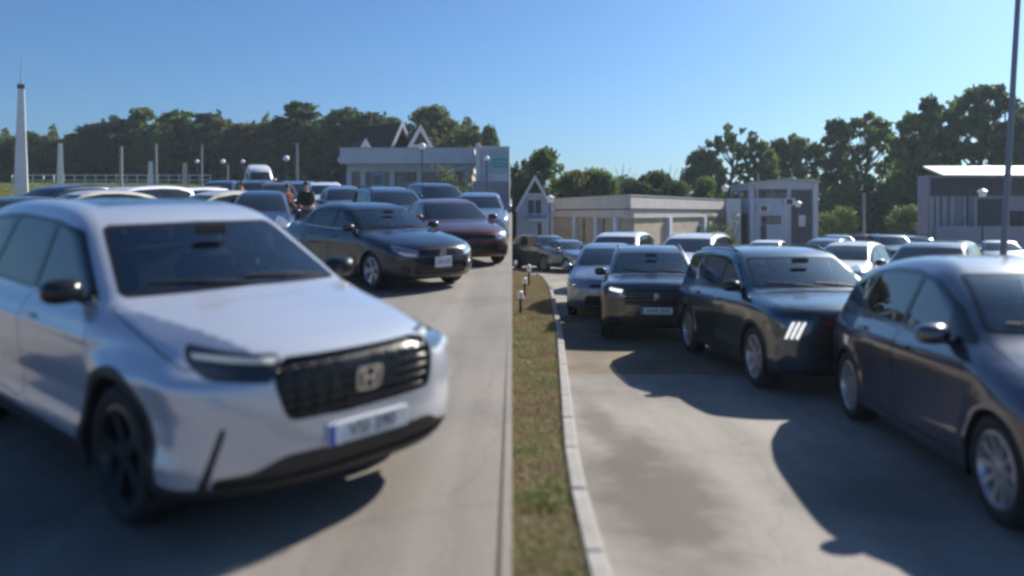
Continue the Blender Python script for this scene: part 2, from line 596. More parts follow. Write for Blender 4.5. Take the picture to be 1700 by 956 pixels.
def fspoly(pts, xf, front=True, sm=1, r=0.0):
    """polygon in (arc, z): arc is measured round the corner from the centre of the nose or tail"""
    pl = roundp(pts, .05) if sm else np.array(pts)
    if front:
        return lambda p, n: np.maximum(sdpoly(np.abs(p[:, 1]) + np.maximum(xf - p[:, 0], 0), p[:, 2], pl) - r, (0.2 - p[:, 0]))
    return lambda p, n: np.maximum(sdpoly(np.abs(p[:, 1]) + np.maximum(p[:, 0] - xf, 0), p[:, 2], pl) - r, (p[:, 0] + .2))

def mirror_pair(piece):
    a, b = piece.split(lambda p, n: p[:, 1])
    return a, b      # right side (y<0), left side

def make_wheel(name_parent, kind, r, w, x, y, side, steer=0.0):
    wroot = empty('wheel', (x, y, r), 0, name_parent)
    wroot.rotation_euler = (0, 0, steer)
    ck = ('tyre', kind, r, w)
    rr = r * .70
    if ck in WCACHE:
        tm, rm = WCACHE[ck]
    else:
        prof = [(rr, -w * .42), (rr + .02, -w * .5), (r * .90, -w * .52), (r * .975, -w * .44), (r, -w * .30), (r, w * .30), (r * .975, w * .44), (r * .90, w * .52), (rr + .02, w * .5), (rr, w * .42)]
        t = MB().lathe(prof, 40, 'y', close=True)
        to = t.build('tyre', M['rubber'], None, smooth=True); tm = to.data
        bpy.data.objects.remove(to)
        b = MB()
        ho = w * .46
        b.lathe([(rr + .004, -w * .40), (rr + .004, ho), (rr - .012, ho + .004), (rr - .022, ho - .012), (rr - .03, ho - .06), (rr - .035, -w * .38)], 40, 'y')
        b.lathe([(.001, ho - .015), (.055, ho - .018), (.065, ho - .05), (.07, ho - .10)], 20, 'y')
        nsp = {'black': 5, 'silver5': 5, 'multi': 10, 'seven': 7, 'plain': 6}[kind]
        for k in range(nsp):
            a = 2 * math.pi * k / nsp
            offs = (-.11, .11) if kind in ('black', 'silver5') else ((0,) if kind != 'seven' else (-.05, .05))
            for da in offs:
                wd = .030 if kind in ('black', 'silver5') else (.020 if kind == 'multi' else .024)
                if kind == 'plain': wd = .045
                pts = []
                for (rad, hh, ww, aa) in ((.045, ho - .02, wd * 1.2, a + da * .3), (rr * .55, ho - .018, wd, a + da * .8), (rr - .018, ho - .004, wd * .8, a + da * 1.4)):
                    ca, sa = math.cos(aa), math.sin(aa)
                    for (t1, dy) in ((-1, 0), (1, 0), (1, -.03), (-1, -.03)):
                        pts.append((rad * ca - t1 * ww * sa, hh + dy, rad * sa + t1 * ww * ca))
                fs = []
                for q in (0, 4):
                    for e in range(4):
                        fs.append((q + e, q + (e + 1) % 4, q + 4 + (e + 1) % 4, q + 4 + e))
                b.add(pts, fs)
        b.lathe([(rr - .04, -.02), (.06, -.02), (.06, -.03)], 24, 'y')
        ro = b.build('rim', M['rim_black'] if kind == 'black' else M['rim_silver'], None, smooth=True, angle=35); rm = ro.data
        bpy.data.objects.remove(ro)
        WCACHE[ck] = (tm, rm)
    for nm, dd in (('tyre', tm), ('rim', rm)):
        o = bpy.data.objects.new(nm, dd); COL.objects.link(o); o.parent = wroot
        if side < 0: o.rotation_euler = (0, 0, math.pi)
    # brake disc behind the spokes
    return wroot
WCACHE = {}

def text_mesh(s, size, m, parent, name='plate_text'):
    cu = bpy.data.curves.new(name, 'FONT'); cu.body = s; cu.size = size; cu.extrude = .0012; cu.align_x = 'CENTER'; cu.align_y = 'CENTER'
    t = bpy.data.objects.new(name, cu); COL.objects.link(t)
    dg = bpy.context.evaluated_depsgraph_get()
    me = bpy.data.meshes.new_from_object(t.evaluated_get(dg))
    bpy.data.objects.remove(t)
    me.materials.clear(); me.materials.append(m)
    o = bpy.data.objects.new(name, me); COL.objects.link(o); o.parent = parent
    return o

def make_plate(root, x, z, tilt, text, w=.52, rear=False):
    h = .112
    if w < .4: h = .18
    pl = MB().rbox(0, 0, 0, .012, w, h, .004).build('license_plate', M['plate'], root)
    pl.location = (x, 0, z); pl.rotation_euler = (0, tilt, math.pi if rear else 0)
    if w > .4:
        MB().box(.0062, .0075, -w / 2 + .004, -w / 2 + .045, -h / 2 + .004, h / 2 - .004).build('country_band', M['plate_blue'], pl)
    t = text_mesh(text, .105 if w > .4 else .075, M['plate_ink'], pl)
    t.rotation_euler = (R(90), 0, R(90)); t.location = (.0072, .02 if w > .4 else 0, -.001)
    t.scale = (.95, .95, 1)
    return pl

def make_mirror(root, x, y, z, m, s, sc=1.0):
    mr = empty('side_mirror', (x, y, z), 0, root)
    prof = []
    b = MB()
    vs = []; n = 12; rings = [(-.055, .72), (-.05, .92), (-.02, 1.0), (.03, .95), (.07, .72), (.09, .35)]
    for (dx, q) in rings:
        for k in range(n):
            t = 2 * math.pi * k / n
            c, sn = math.cos(t), math.sin(t)
            yy = .115 * q * (abs(c) ** .75) * (1 if c > 0 else -1); zz = .075 * q * (abs(sn) ** .75) * (1 if sn > 0 else -1)
            vs.append((dx * sc, (yy + .05) * s * sc, zz * sc))
    fs = []
    for i in range(len(rings) - 1):
        for k in range(n):
            fs.append((i * n + k, i * n + (k + 1) % n, (i + 1) * n + (k + 1) % n, (i + 1) * n + k))
    fs.append(tuple(range(n))); fs.append(tuple(range((len(rings) - 1) * n, len(rings) * n)))
    b.add(vs, fs); b.build('mirror_shell', m, mr, smooth=True, angle=50)
    MB().rbox(.01 * sc, -.06 * s * sc, -.055 * sc, .07 * sc, .10 * sc, .03 * sc, .008).build('mirror_arm', M['plastic'], mr)
    MB().rbox(-.058 * sc, .05 * s * sc, 0, .006, .16 * sc, .10 * sc, .002).build('mirror_glass', M['chrome'], mr)
    return mr

def door_lines(p, n, fns):
    pass

def build_car(name, sp, h, m, detail=True, see=False):
    """returns the Empty of a car built around its own origin (mid wheelbase, on the ground), nose to +x"""
    S = CarShape(sp)
    root = empty(name)
    body = S.mesh(h)
    wb, r, ra = sp['wb'] / 2, sp['r'], sp['ra']
    def dist(p):
        return np.minimum(np.hypot(p[:, 0] - wb, p[:, 2] - r), np.hypot(p[:, 0] + wb, p[:, 2] - r))
    _, body = body.split(lambda p, n: np.maximum(dist(p) - ra, .55 - np.abs(p[:, 1])))
    if sp.get('clad', 0) > 0:
        c, body = body.split(lambda p, n: np.maximum(dist(p) - ra - sp['clad'], .6 - np.abs(p[:, 1])))
        c.off(.006).rimmed(.03).obj('arch_trim', M['plastic'], root)
    else:
        c, body = body.split(lambda p, n: np.maximum(dist(p) - ra - .012, .6 - np.abs(p[:, 1])))
        c.rimmed(.03).obj('arch_lip', m, root)
    if 'sill' in sp:
        c, body = body.split(lambda p, n: p[:, 2] - np.interp(p[:, 0], [a for a, b in sp['sill']], [b for a, b in sp['sill']]))
        c.off(-.004).obj('lower_trim', M['plastic'], root)
    # windscreen and rear window
    gm = M['glass_clear'] if see else M['glass_dark']
    gt = M['glass_tint'] if see else M['glass_dark']
    c, body = body.split(yzpoly(sp['ws'], True, .12))
    if see:
        rimf = yzpoly(sp['ws'], True, .12, r=-.03)
        g, band = c.split(rimf)
        g.off(-.004).obj('windshield', gm, root); band.off(-.004).obj('windshield_border', M['black_gloss'], root)
    else:
        c.off(-.004).obj('windshield', gm, root)
    c, body = body.split(yzpoly(sp['rw'], False, .12))
    c.off(-.004).obj('rear_window', gt, root)
    # side windows: a black frame, each pane inside
    c, frame_rest = body.split(xzpoly(sp['dlo'], 0, .4))
    body = frame_rest
    frame = c
    for pn in sp['panes']:
        g, frame = frame.split(xzpoly(pn, -.004, .4))
        for q in mirror_pair(g):
            q.off(-.005).obj('side_window', gt, root)
    for q in mirror_pair(frame): q.off(-.001).obj('window_frame', sp.get('framemat') or M['black_gloss'], root)
    if 'sunroof' in sp:
        x0_, x1_, w_ = sp['sunroof']
        c, body = body.split(lambda p, n: np.maximum.reduce([x0_ - p[:, 0], p[:, 0] - x1_, np.abs(p[:, 1]) - w_, 1.3 - p[:, 2]]))
        c.off(-.003).obj('sunroof', M['glass_dark'], root)
    # lamps, grille, intakes (in the order given)
    for it in sp.get('front', []):
        nm, poly, mm, off = it[:4]
        pair = it[4] if len(it) > 4 else False
        c, body = body.split(fspoly(poly, sp['xf'], True, it[5] if len(it) > 5 else 1))
        subs = []
        if len(it) > 6:
            for (sn, spoly, sm_, soff) in it[6]:
                d, c = c.split(fspoly(spoly, sp['xf'], True, 0))
                subs.append((sn, d, sm_, soff))
        if pair:
            for si, q in enumerate(mirror_pair(c)):
                o = q.off(off).rimmed(.02).obj(nm, M[mm], root)
                for (sn, d, sm_, soff) in subs:
                    dq = mirror_pair(d)[si]
                    if o is not None: dq.off(soff).rimmed(.02).obj(sn, M[sm_], o)
        else:
            c.off(off).rimmed(.0).obj(nm, M[mm], root)
    for it in sp.get('rear', []):
        nm, poly, mm, off = it[:4]
        c, body = body.split(fspoly(poly, sp['xr'], False, 1))
        if nm == 'taillight':
            for q in mirror_pair(c): q.off(off).rimmed(.02).obj(nm, M[mm], root)
        else:
            c.off(off).obj(nm, M[mm] if mm in M else m, root)
    # hood, doors as panels with real gaps
    g = .0035 if detail else .006
    def panel(body, phi, nm, pair, mm=m):
        inner, rest = body.split(lambda p, n: phi(p, n) + g)
        gap, rest = rest.split(lambda p, n: phi(p, n) - g)
        for q in (mirror_pair(gap) if pair else (gap,)): q.off(-.008).obj('panel_gap', M['seam'], root)
        if pair:
            for q in mirror_pair(inner): q.rimmed(.01).obj(nm, mm, root)
        else: inner.rimmed(.01).obj(nm, mm, root)
        return rest
    hx0, hx1 = sp['hood']
    hy = sp.get('hoody', s_hw(sp) - .12)
    body = panel(body, lambda p, n: np.maximum.reduce([hx0 + sp.get('bow', .16) * -(p[:, 1] / S.hw) ** 2 - p[:, 0], p[:, 0] + sp['nose'] * (np.abs(p[:, 1]) / S.hw) ** 3 - hx1, np.abs(p[:, 1]) - hy, (.55 - n[:, 2]) * .2, sp['hoodz'] - p[:, 2]]), 'hood', False)
    for dl in sp['doors']:
        body = panel(body, (lambda d: (lambda p, n: np.maximum(np.maximum(sdpoly(p[:, 0], p[:, 2], roundp(d, .06)), (.35 - np.abs(n[:, 1])) * .25), ra + .02 - dist(p))))(dl), 'door', True)
    body.rimmed(.01).obj('body', m, root)
    # roof underside and pillars seen through the glass
    if see:
        lin, _ = body.split(lambda p, n: (sp['belt'] + .05) - p[:, 2])
        lin.off(-.03).obj('headliner', M['interior_pale'], root, flip=True)
        low, _ = body.split(lambda p, n: p[:, 2] - (sp['belt'] + .03))
        low.off(-.05).obj('cabin_lining', M['interior'], root, flip=True)
    # wheel wells
    for wx in (wb, -wb):
        for sd in (-1, 1):
            b = MB()
            y0, y1 = sd * (S.hw - .32), sd * (S.surfy(wx, min(r + ra + .03, .95)) - .02)
            prof = []
            vs = []; fs = []
            n = 20
            for i in range(n + 1):
                a = math.pi * (-0.12 + 1.24 * i / n)
                for yy in (y0, y1): vs.append((wx + (ra + .005) * math.cos(a), yy, r + (ra + .005) * math.sin(a)))
            for i in range(n): fs.append((2 * i, 2 * i + 1, 2 * i + 3, 2 * i + 2))
            fs.append(tuple(2 * i for i in range(n + 1)))
            b.add(vs, fs).build('wheel_well', M['seam'], root, fix=False)
    # wheels
    tw = sp.get('tw', .22)
    for wx in (wb, -wb):
        for sd in (-1, 1):
            ys = S.surfy(wx, min(r + ra + .05, .95))
            make_wheel(root, sp['rim'], r, tw, wx, sd * (ys - tw * .5 - sp.get('wheelin', .025)), sd, sp.get('steer', 0) if wx > 0 else 0)
    if 'sillstrip' in sp and detail:
        for sd in (-1, 1):
            pts_ = [(x, sd * (S.surfy(x, z) + .004), z) for x, z in sp['sillstrip']]
            MB().tube(pts_, .010, 6).build('chrome_strip', M['chrome'], root, smooth=True)
    # handles
    for (hx, hz) in sp['handles']:
        for sd in (-1, 1):
            yy = S.surfy(hx, hz)
            MB().rbox(hx, sd * (yy + .018), hz, .20, .022, .030, .009).rbox(hx - .07, sd * (yy + .002), hz, .03, .03, .02, .004).rbox(hx + .07, sd * (yy + .002), hz, .03, .03, .02, .004).build('door_handle', sp.get('handlemat') or m, root)
    mx, mz = sp['mirror']
    for sd in (-1, 1):
        make_mirror(root, mx, sd * (S.surfy(mx, mz - .06) + .06), mz, sp.get('mirmat') or m, sd, sp.get('mirsc', 1.0))
    if 'rails' in sp:
        for sd in (-1, 1):
            xs = np.linspace(*sp['rails'], 9)
            pts = []
            for i, x in enumerate(xs):
                yy = sp.get('raily', .56); zz = S.surfz(x, yy)
                pts.append((x, sd * yy, zz + (.035 if 0 < i < 8 else -.005)))
            MB().tube(pts, [.013] + [.016] * 7 + [.013], 8).build('roof_rail', sp.get('railmat') or M['plastic'], root, smooth=True)
    if detail:
        # wipers lying at the foot of the windscreen
        for (ya, yb) in ((.10, -.55), (.62, .02)):
            pa = Vector((S.surf(ya, sp['ws'][0][1] + .0) + .01, ya, sp['ws'][0][1] + .0)); zb = sp['ws'][0][1] + .05
            pb = Vector((S.surf(yb, zb) + .014, yb, zb))
            MB().tube([pa, (pa + pb) / 2 + Vector((.02, 0, .012)), pb], .008, 6).build('wiper', M['plastic'], root)
    if see:
        interior(root, sp)
    for (z, w, rad) in sp.get('slats', []) if detail else []:
        ys_ = np.linspace(-w, w, 13)
        MB().tube([(S.surf(y_, z) - .012, y_, z) for y_ in ys_], rad, 6).build('grille_slat', M[sp.get('slatmat', 'black_gloss')], root, smooth=True)
    for (y_, za, zb_) in sp.get('slatv', []) if detail else []:
        for sd in (-1, 1):
            MB().tube([(S.surf(sd * y_, z) - .014, sd * y_, z) for z in np.linspace(za, zb_, 5)], .006, 5).build('grille_slat', M['black_gloss'], root)
    if 'plate' in sp:
        z, txt, w = sp['plate']
        if txt:
            xa, xb = S.surf(0, z + .05), S.surf(0, z - .05)
            make_plate(root, max(xa, xb) + .012, z, math.atan2(xb - xa, -.1) * 0, txt, w)
    if 'badge' in sp:
        kind, z, sc = sp['badge']
        xa, xb = S.surf(0, z + .04), S.surf(0, z - .04)
        make_badge(root, kind, (S.surf(0, z) + .012, 0, z), math.atan2(xb - xa, .08), sc)
    # rear plate
    z = sp.get('rearplate', .75)
    make_plate(root, S.surf(0, z, False) - .012, z, 0, sp['plate'][1] or 'CKP 418', .52, True) if detail else None
    return root, S

def s_hw(sp): return sp['W'] / 2

def make_badge(root, kind, loc, tilt, sc):
    b = MB()
    if kind == 'h':      # rounded square ring with the letter shape inside
        def rr(w, h, r, n=5):
            P_ = []
            for (cx, cy, a0) in ((w - r, h - r, 0), (-w + r, h - r, 90), (-w + r, -h + r, 180), (w - r, -h + r, 270)):
                for i in range(n + 1):
                    a = R(a0 + 90 * i / n); P_.append((cx + r * math.cos(a), cy + r * math.sin(a)))
            return P_
        o, i_ = rr(.085, .070, .03), rr(.072, .058, .024)
        # tapering outline: wider at the top
        o = [(a * (1 + .6 * z_), z_) for a, z_ in o]; i_ = [(a * (1 + .6 * z_), z_) for a, z_ in i_]
        n = len(o)
        vs = [(0.0, a, z_) for a, z_ in o] + [(.014, a, z_) for a, z_ in o] + [(.014, a, z_) for a, z_ in i_] + [(0, a, z_) for a, z_ in i_]
        fs = []
        for k in range(n):
            j = (k + 1) % n
            for q in range(3): fs.append((q * n + k, q * n + j, (q + 1) * n + j, (q + 1) * n + k))
        b.add(vs, fs)
        for sd in (-1, 1):
            b.prism([(sd * .040, -.055), (sd * .022, -.055), (sd * .026, .0), (sd * .030, .055), (sd * .052, .055), (sd * .043, 0)], 0, .016, 'yz')
        b.prism([(-.03, -.008), (.03, -.008), (.03, .010), (-.03, .010)], 0.001, .0155, 'yz')
    elif kind == 'vw':
        b.lathe([(.062, 0), (.062, .01), (.052, .01), (.052, 0)], 28, 'y', close=True)
        b.v = [(y_, x_, z_) for x_, y_, z_ in b.v]
        for pts in (((-.026, .044), (0, .004)), ((.026, .044), (0, .004)), ((-.046, .02), (-.024, -.042)), ((-.024, -.042), (0, -.006)), ((0, -.006), (.024, -.042)), ((.024, -.042), (.046, .02))):
            b.tube([(.006, pts[0][0], pts[0][1]), (.006, pts[1][0], pts[1][1])], .005, 6)
    elif kind == 'shield':
        b.prism([(-.045, .05), (.045, .05), (.048, .01), (.03, -.035), (0, -.06), (-.03, -.035), (-.048, .01)], 0, .012, 'yz')
    elif kind == 'lion':
        b.prism([(-.05, -.05), (-.03, -.01), (-.045, .02), (-.02, .05), (.015, .06), (.01, .035), (.045, .04), (.025, .015), (.045, -.01), (.015, -.01), (.03, -.05), (0, -.03), (-.015, -.06)], 0, .012, 'yz')
    else:
        b.lathe([(.055, 0), (.055, .01), (.042, .01), (.042, 0)], 24, 'y', close=True)
        b.v = [(y_, x_, z_ * .75) for x_, y_, z_ in b.v]
        b.prism([(-.03, .005), (.03, .005), (.03, .012), (-.03, .012)], 0, .009, 'yz')
    b.v = [(x_ * sc, y_ * sc, z_ * sc) for x_, y_, z_ in b.v]
    o = b.build('badge', M['chrome'], root)
    o.location = loc; o.rotation_euler = (0, tilt, 0)
    return o

def interior(root, sp):
    cw, bz = sp['cowl'], sp['belt']
    w = sp['W'] / 2 - .17
    b = MB(); b.rbox(cw - .22, 0, bz - .12, .55, w * 2, .22, .06)
    b.rbox(cw - .45, w * .48, bz - .03, .16, .36, .07, .02)
    b.rbox(cw - .48, -.02, bz - .02, .03, .24, .13, .01)
    b.build('dashboard', M['interior'], root)
    sw = MB(); c = Vector((cw - .58, w * .48, bz - .06))
    pts = [c + Vector((.18 * math.cos(t) * .42 * 1.0, .18 * math.sin(t), .18 * math.cos(t) * .9)) for t in np.linspace(0, 2 * math.pi, 22)]
    sw.tube(pts, .015, 6, False); sw.rbox(c.x, c.y, c.z, .05, .11, .09, .02); sw.rbox(c.x, c.y, c.z, .02, .34, .03, .008)
    sw.build('steering_wheel', M['interior'], root)
    for sd in (-1, 1):
        s = MB(); x = cw - 1.12; y = sd * w * .50
        tilt = Matrix.Rotation(R(-18), 3, 'Y')
        s.rbox(x + .15, y, bz - .50, .52, .50, .16, .05); s.rbox(x - .17, y, bz - .14, .15, .48, .62, .06, tilt)
        s.rbox(x - .27, y, bz + .26, .11, .27, .18, .04, tilt); s.tube([(x - .24, y - .06, bz + .12), (x - .27, y - .06, bz + .22)], .008, 5); s.tube([(x - .24, y + .06, bz + .12), (x - .27, y + .06, bz + .22)], .008, 5)
        s.build('seat', M['interior'], root, smooth=False)
    s = MB(); x = cw - 2.0
    s.rbox(x + .15, 0, bz - .48, .50, w * 1.8, .16, .05); s.rbox(x - .17, 0, bz - .12, .14, w * 1.8, .60, .05, Matrix.Rotation(R(-20), 3, 'Y'))
    for yy in (-.42, 0, .42): s.rbox(x - .29, yy, bz + .25, .09, .24, .14, .03)
    s.build('rear_seat', M['interior'], root)
    s = MB().rbox(cw - .50, 0, sp['ws'][1][1] - .05, .03, .22, .065, .012); s.build('rear_view_mirror', M['black_gloss'], root)
    s = MB().rbox(cw - 1.3, 0, .32, 2.6, w * 1.9, .06, .02); s.build('cabin_floor', M['interior'], root)
# ------------------------------------------------------------------ the kinds of car
SPEC = {}
SPEC['suv'] = dict(W=1.87, xf=2.29, xr=-2.43, zmax=1.69, wb=2.70, r=.365, ra=.415, clad=.055, tw=.235, nose=.36, tail=.20, cowl=1.12, belt=1.10, bow=.20,
    sil=[(2.05, .24), (2.20, .27), (2.27, .40), (2.29, .60), (2.285, .76), (2.25, .885), (2.15, .955), (1.85, 1.03), (1.45, 1.09), (1.14, 1.14), (.95, 1.235), (.65, 1.40), (.36, 1.55), (.15, 1.61), (-.25, 1.655), (-.8, 1.68), (-1.4, 1.665), (-1.85, 1.61), (-2.06, 1.54), (-2.22, 1.33), (-2.36, 1.10), (-2.42, .90), (-2.43, .60), (-2.38, .38), (-2.25, .30), (-1.0, .22), (0, .20), (1.2, .21)],
    sec=[(.2, .05), (.30, .02), (.38, .006), (.47, .034), (.60, .036), (.74, .010), (.86, .0), (.94, .008), (1.0, .03), (1.06, .075), (1.10, .10), (1.55, .255), (1.64, .30), (1.75, .40)],
    plan=[(-2.5, .10), (-2.0, .04), (-1.3, 0), (1.4, 0), (1.9, .02), (2.3, .05)],
    sill=[(-2.6, .40), (-1.9, .36), (-.9, .34), (.9, .34), (1.70, .33), (1.95, .325), (2.2, .325), (2.5, .325)],
    ws=[(-.3, 1.155), (-.3, 1.535), (.585, 1.52), (.735, 1.13)], rw=[(-.3, 1.14), (-.3, 1.52), (.58, 1.50), (.70, 1.16)],
    dlo=[(.90, 1.115), (.30, 1.49), (-.1, 1.545), (-.9, 1.575), (-1.5, 1.55), (-1.98, 1.42), (-1.75, 1.20), (-1.2, 1.13), (0, 1.105)],
    panes=[[(.80, 1.13), (.27, 1.465), (-.10, 1.52), (-.13, 1.12)], [(-.20, 1.12), (-.18, 1.53), (-.95, 1.55), (-1.13, 1.14)], [(-1.20, 1.15), (-1.04, 1.545), (-1.5, 1.52), (-1.87, 1.41), (-1.65, 1.21)]],
    front=[('headlight', [(.56, .94), (.9, .95), (1.30, .975), (1.24, .91), (1.0, .845), (.575, .815)], 'lamp_dark', -.004, True, 1,
              [('light_bar', [(.58, .925), (.9, .931), (1.22, .938), (1.18, .920), (.9, .910), (.59, .903)], 'lamp_strip', .002)]),
           ('grille', [(-.3, .92), (.56, .925), (.59, .84), (.49, .625), (-.3, .605)], 'grille', -.03),
           ('lower_intake', [(-.3, .46), (.50, .46), (.72, .39), (.98, .375), (1.0, .15), (-.3, .15)], 'plastic', -.02),
           ('bumper_slit', [(.86, .62), (.90, .63), (.99, .46), (1.12, .26), (1.04, .26)], 'plastic', -.01, True)],
    rear=[('taillight', [(.55, 1.02), (.60, 1.40), (.78, 1.40), (.95, 1.10), (1.25, 1.02), (1.2, .93), (.7, .93)], 'lamp_red', .004)],
    hood=(1.17, 2.22), hoodz=.88, hoody=.80,
    doors=[[(.96, .42), (1.02, .85), (.93, 1.095), (-.14, 1.10), (-.14, .40)], [(-.155, .40), (-.155, 1.10), (-1.20, 1.125), (-1.28, .95), (-.95, .42)]],
    handles=[(.05, .97), (-.98, .99)], mirror=(.72, 1.17), rim='black', plate=(.515, 'VSI 390', .52), badge=('h', .77, .92), k=.11, slats=[(.66, .46, .007), (.71, .49, .007), (.76, .51, .007), (.81, .53, .007), (.86, .55, .007)], slatv=[(y_, .63, .90) for y_ in (.12, .21, .30, .39, .47)],
    sunroof=(-1.35, -.05, .44),
    disp_all=[lambda x, y, z: .36 * np.maximum(0, np.abs(y) - np.interp(x, [1.0, 2.25], [.76, .50])) * sstep(z, .80, .93) * sstep(x, .95, 1.25)],
    disp=[lambda x, y, z: .010 * np.exp(-((z - (.93 + .0 * x)) / .022) ** 2) * -1 * sstep(1.6 - np.abs(x + .2), 0, .6)])
SPEC['sedan'] = dict(W=1.78, xf=2.21, xr=-2.45, zmax=1.46, wb=2.65, r=.32, ra=.35, tw=.20, nose=.36, tail=.22, cowl=.98, belt=.97, bow=.20,
    sil=[(1.95, .20), (2.12, .22), (2.19, .35), (2.21, .52), (2.19, .66), (2.10, .765), (1.78, .865), (1.38, .935), (1.0, .985), (.80, 1.075), (.50, 1.215), (.18, 1.345), (-.05, 1.40), (-.45, 1.44), (-.9, 1.425), (-1.22, 1.36), (-1.55, 1.215), (-1.83, 1.09), (-2.0, 1.055), (-2.34, 1.04), (-2.42, .96), (-2.45, .72), (-2.43, .45), (-2.3, .30), (-1, .19), (0, .18), (1.2, .18)],
    sec=[(.2, .05), (.28, .02), (.40, .012), (.60, .005), (.72, .0), (.80, .008), (.88, .03), (.94, .07), (.98, .10), (1.36, .25), (1.44, .31), (1.5, .40)],
    plan=[(-2.5, .10), (-2.0, .04), (-1.3, 0), (1.4, 0), (1.9, .02), (2.3, .05)],
    ws=[(-.3, 1.00), (-.3, 1.335), (.55, 1.32), (.71, .985)], rw=[(-.3, 1.11), (-.3, 1.34), (.52, 1.33), (.66, 1.11)],
    dlo=[(.80, .985), (.20, 1.285), (-.2, 1.335), (-.7, 1.345), (-1.15, 1.28), (-1.62, 1.07), (-1.5, 1.02), (-.2, .985)],
    panes=[[(.70, 1.0), (.20, 1.265), (-.15, 1.315), (-.18, 1.0)], [(-.25, 1.0), (-.23, 1.32), (-.7, 1.33), (-1.08, 1.26), (-1.22, 1.03)], [(-1.28, 1.04), (-1.17, 1.24), (-1.5, 1.09), (-1.45, 1.045)]],
    front=[('headlight', [(.52, .70), (.9, .76), (1.22, .79), (1.10, .68), (.80, .60), (.50, .585)], 'lamp_clear', -.003, True, 1,
              [('light_bar', [(.55, .63), (.95, .68), (1.0, .66), (.80, .61), (.53, .60)], 'lamp_strip', .001)]),
           ('grille', [(-.3, .69), (.51, .70), (.49, .60), (-.3, .59)], 'grille', -.015),
           ('lower_intake', [(-.3, .46), (.58, .46), (.62, .30), (-.3, .28)], 'grille', -.02),
           ('fog_recess', [(.68, .44), (.95, .46), (.88, .32), (.70, .31)], 'plastic', -.012, True)],
    rear=[('taillight', [(.45, .98), (.80, 1.0), (1.12, .96), (1.08, .82), (.45, .80)], 'lamp_red', .003)],
    hood=(1.01, 2.13), hoodz=.72, hoody=.74,
    doors=[[(.82, .30), (.92, .70), (.82, .965), (-.19, .965), (-.19, .28)], [(-.205, .28), (-.205, .965), (-1.25, .985), (-1.20, .75), (-.95, .32)]],
    handles=[(.02, .85), (-.98, .87)], mirror=(.62, 1.03), rim='silver5', plate=(.49, 'CPA 127', .34), badge=('vw', .645, 1.0), k=.12, slats=[(.615, .48, .006), (.645, .48, .006), (.675, .48, .006), (.38, .55, .007)], mirsc=.95)
SPEC['sedan']['sillstrip'] = [(.72, .985), (.3, .985), (-.2, .988), (-.8, 1.0), (-1.3, 1.022), (-1.55, 1.045)]
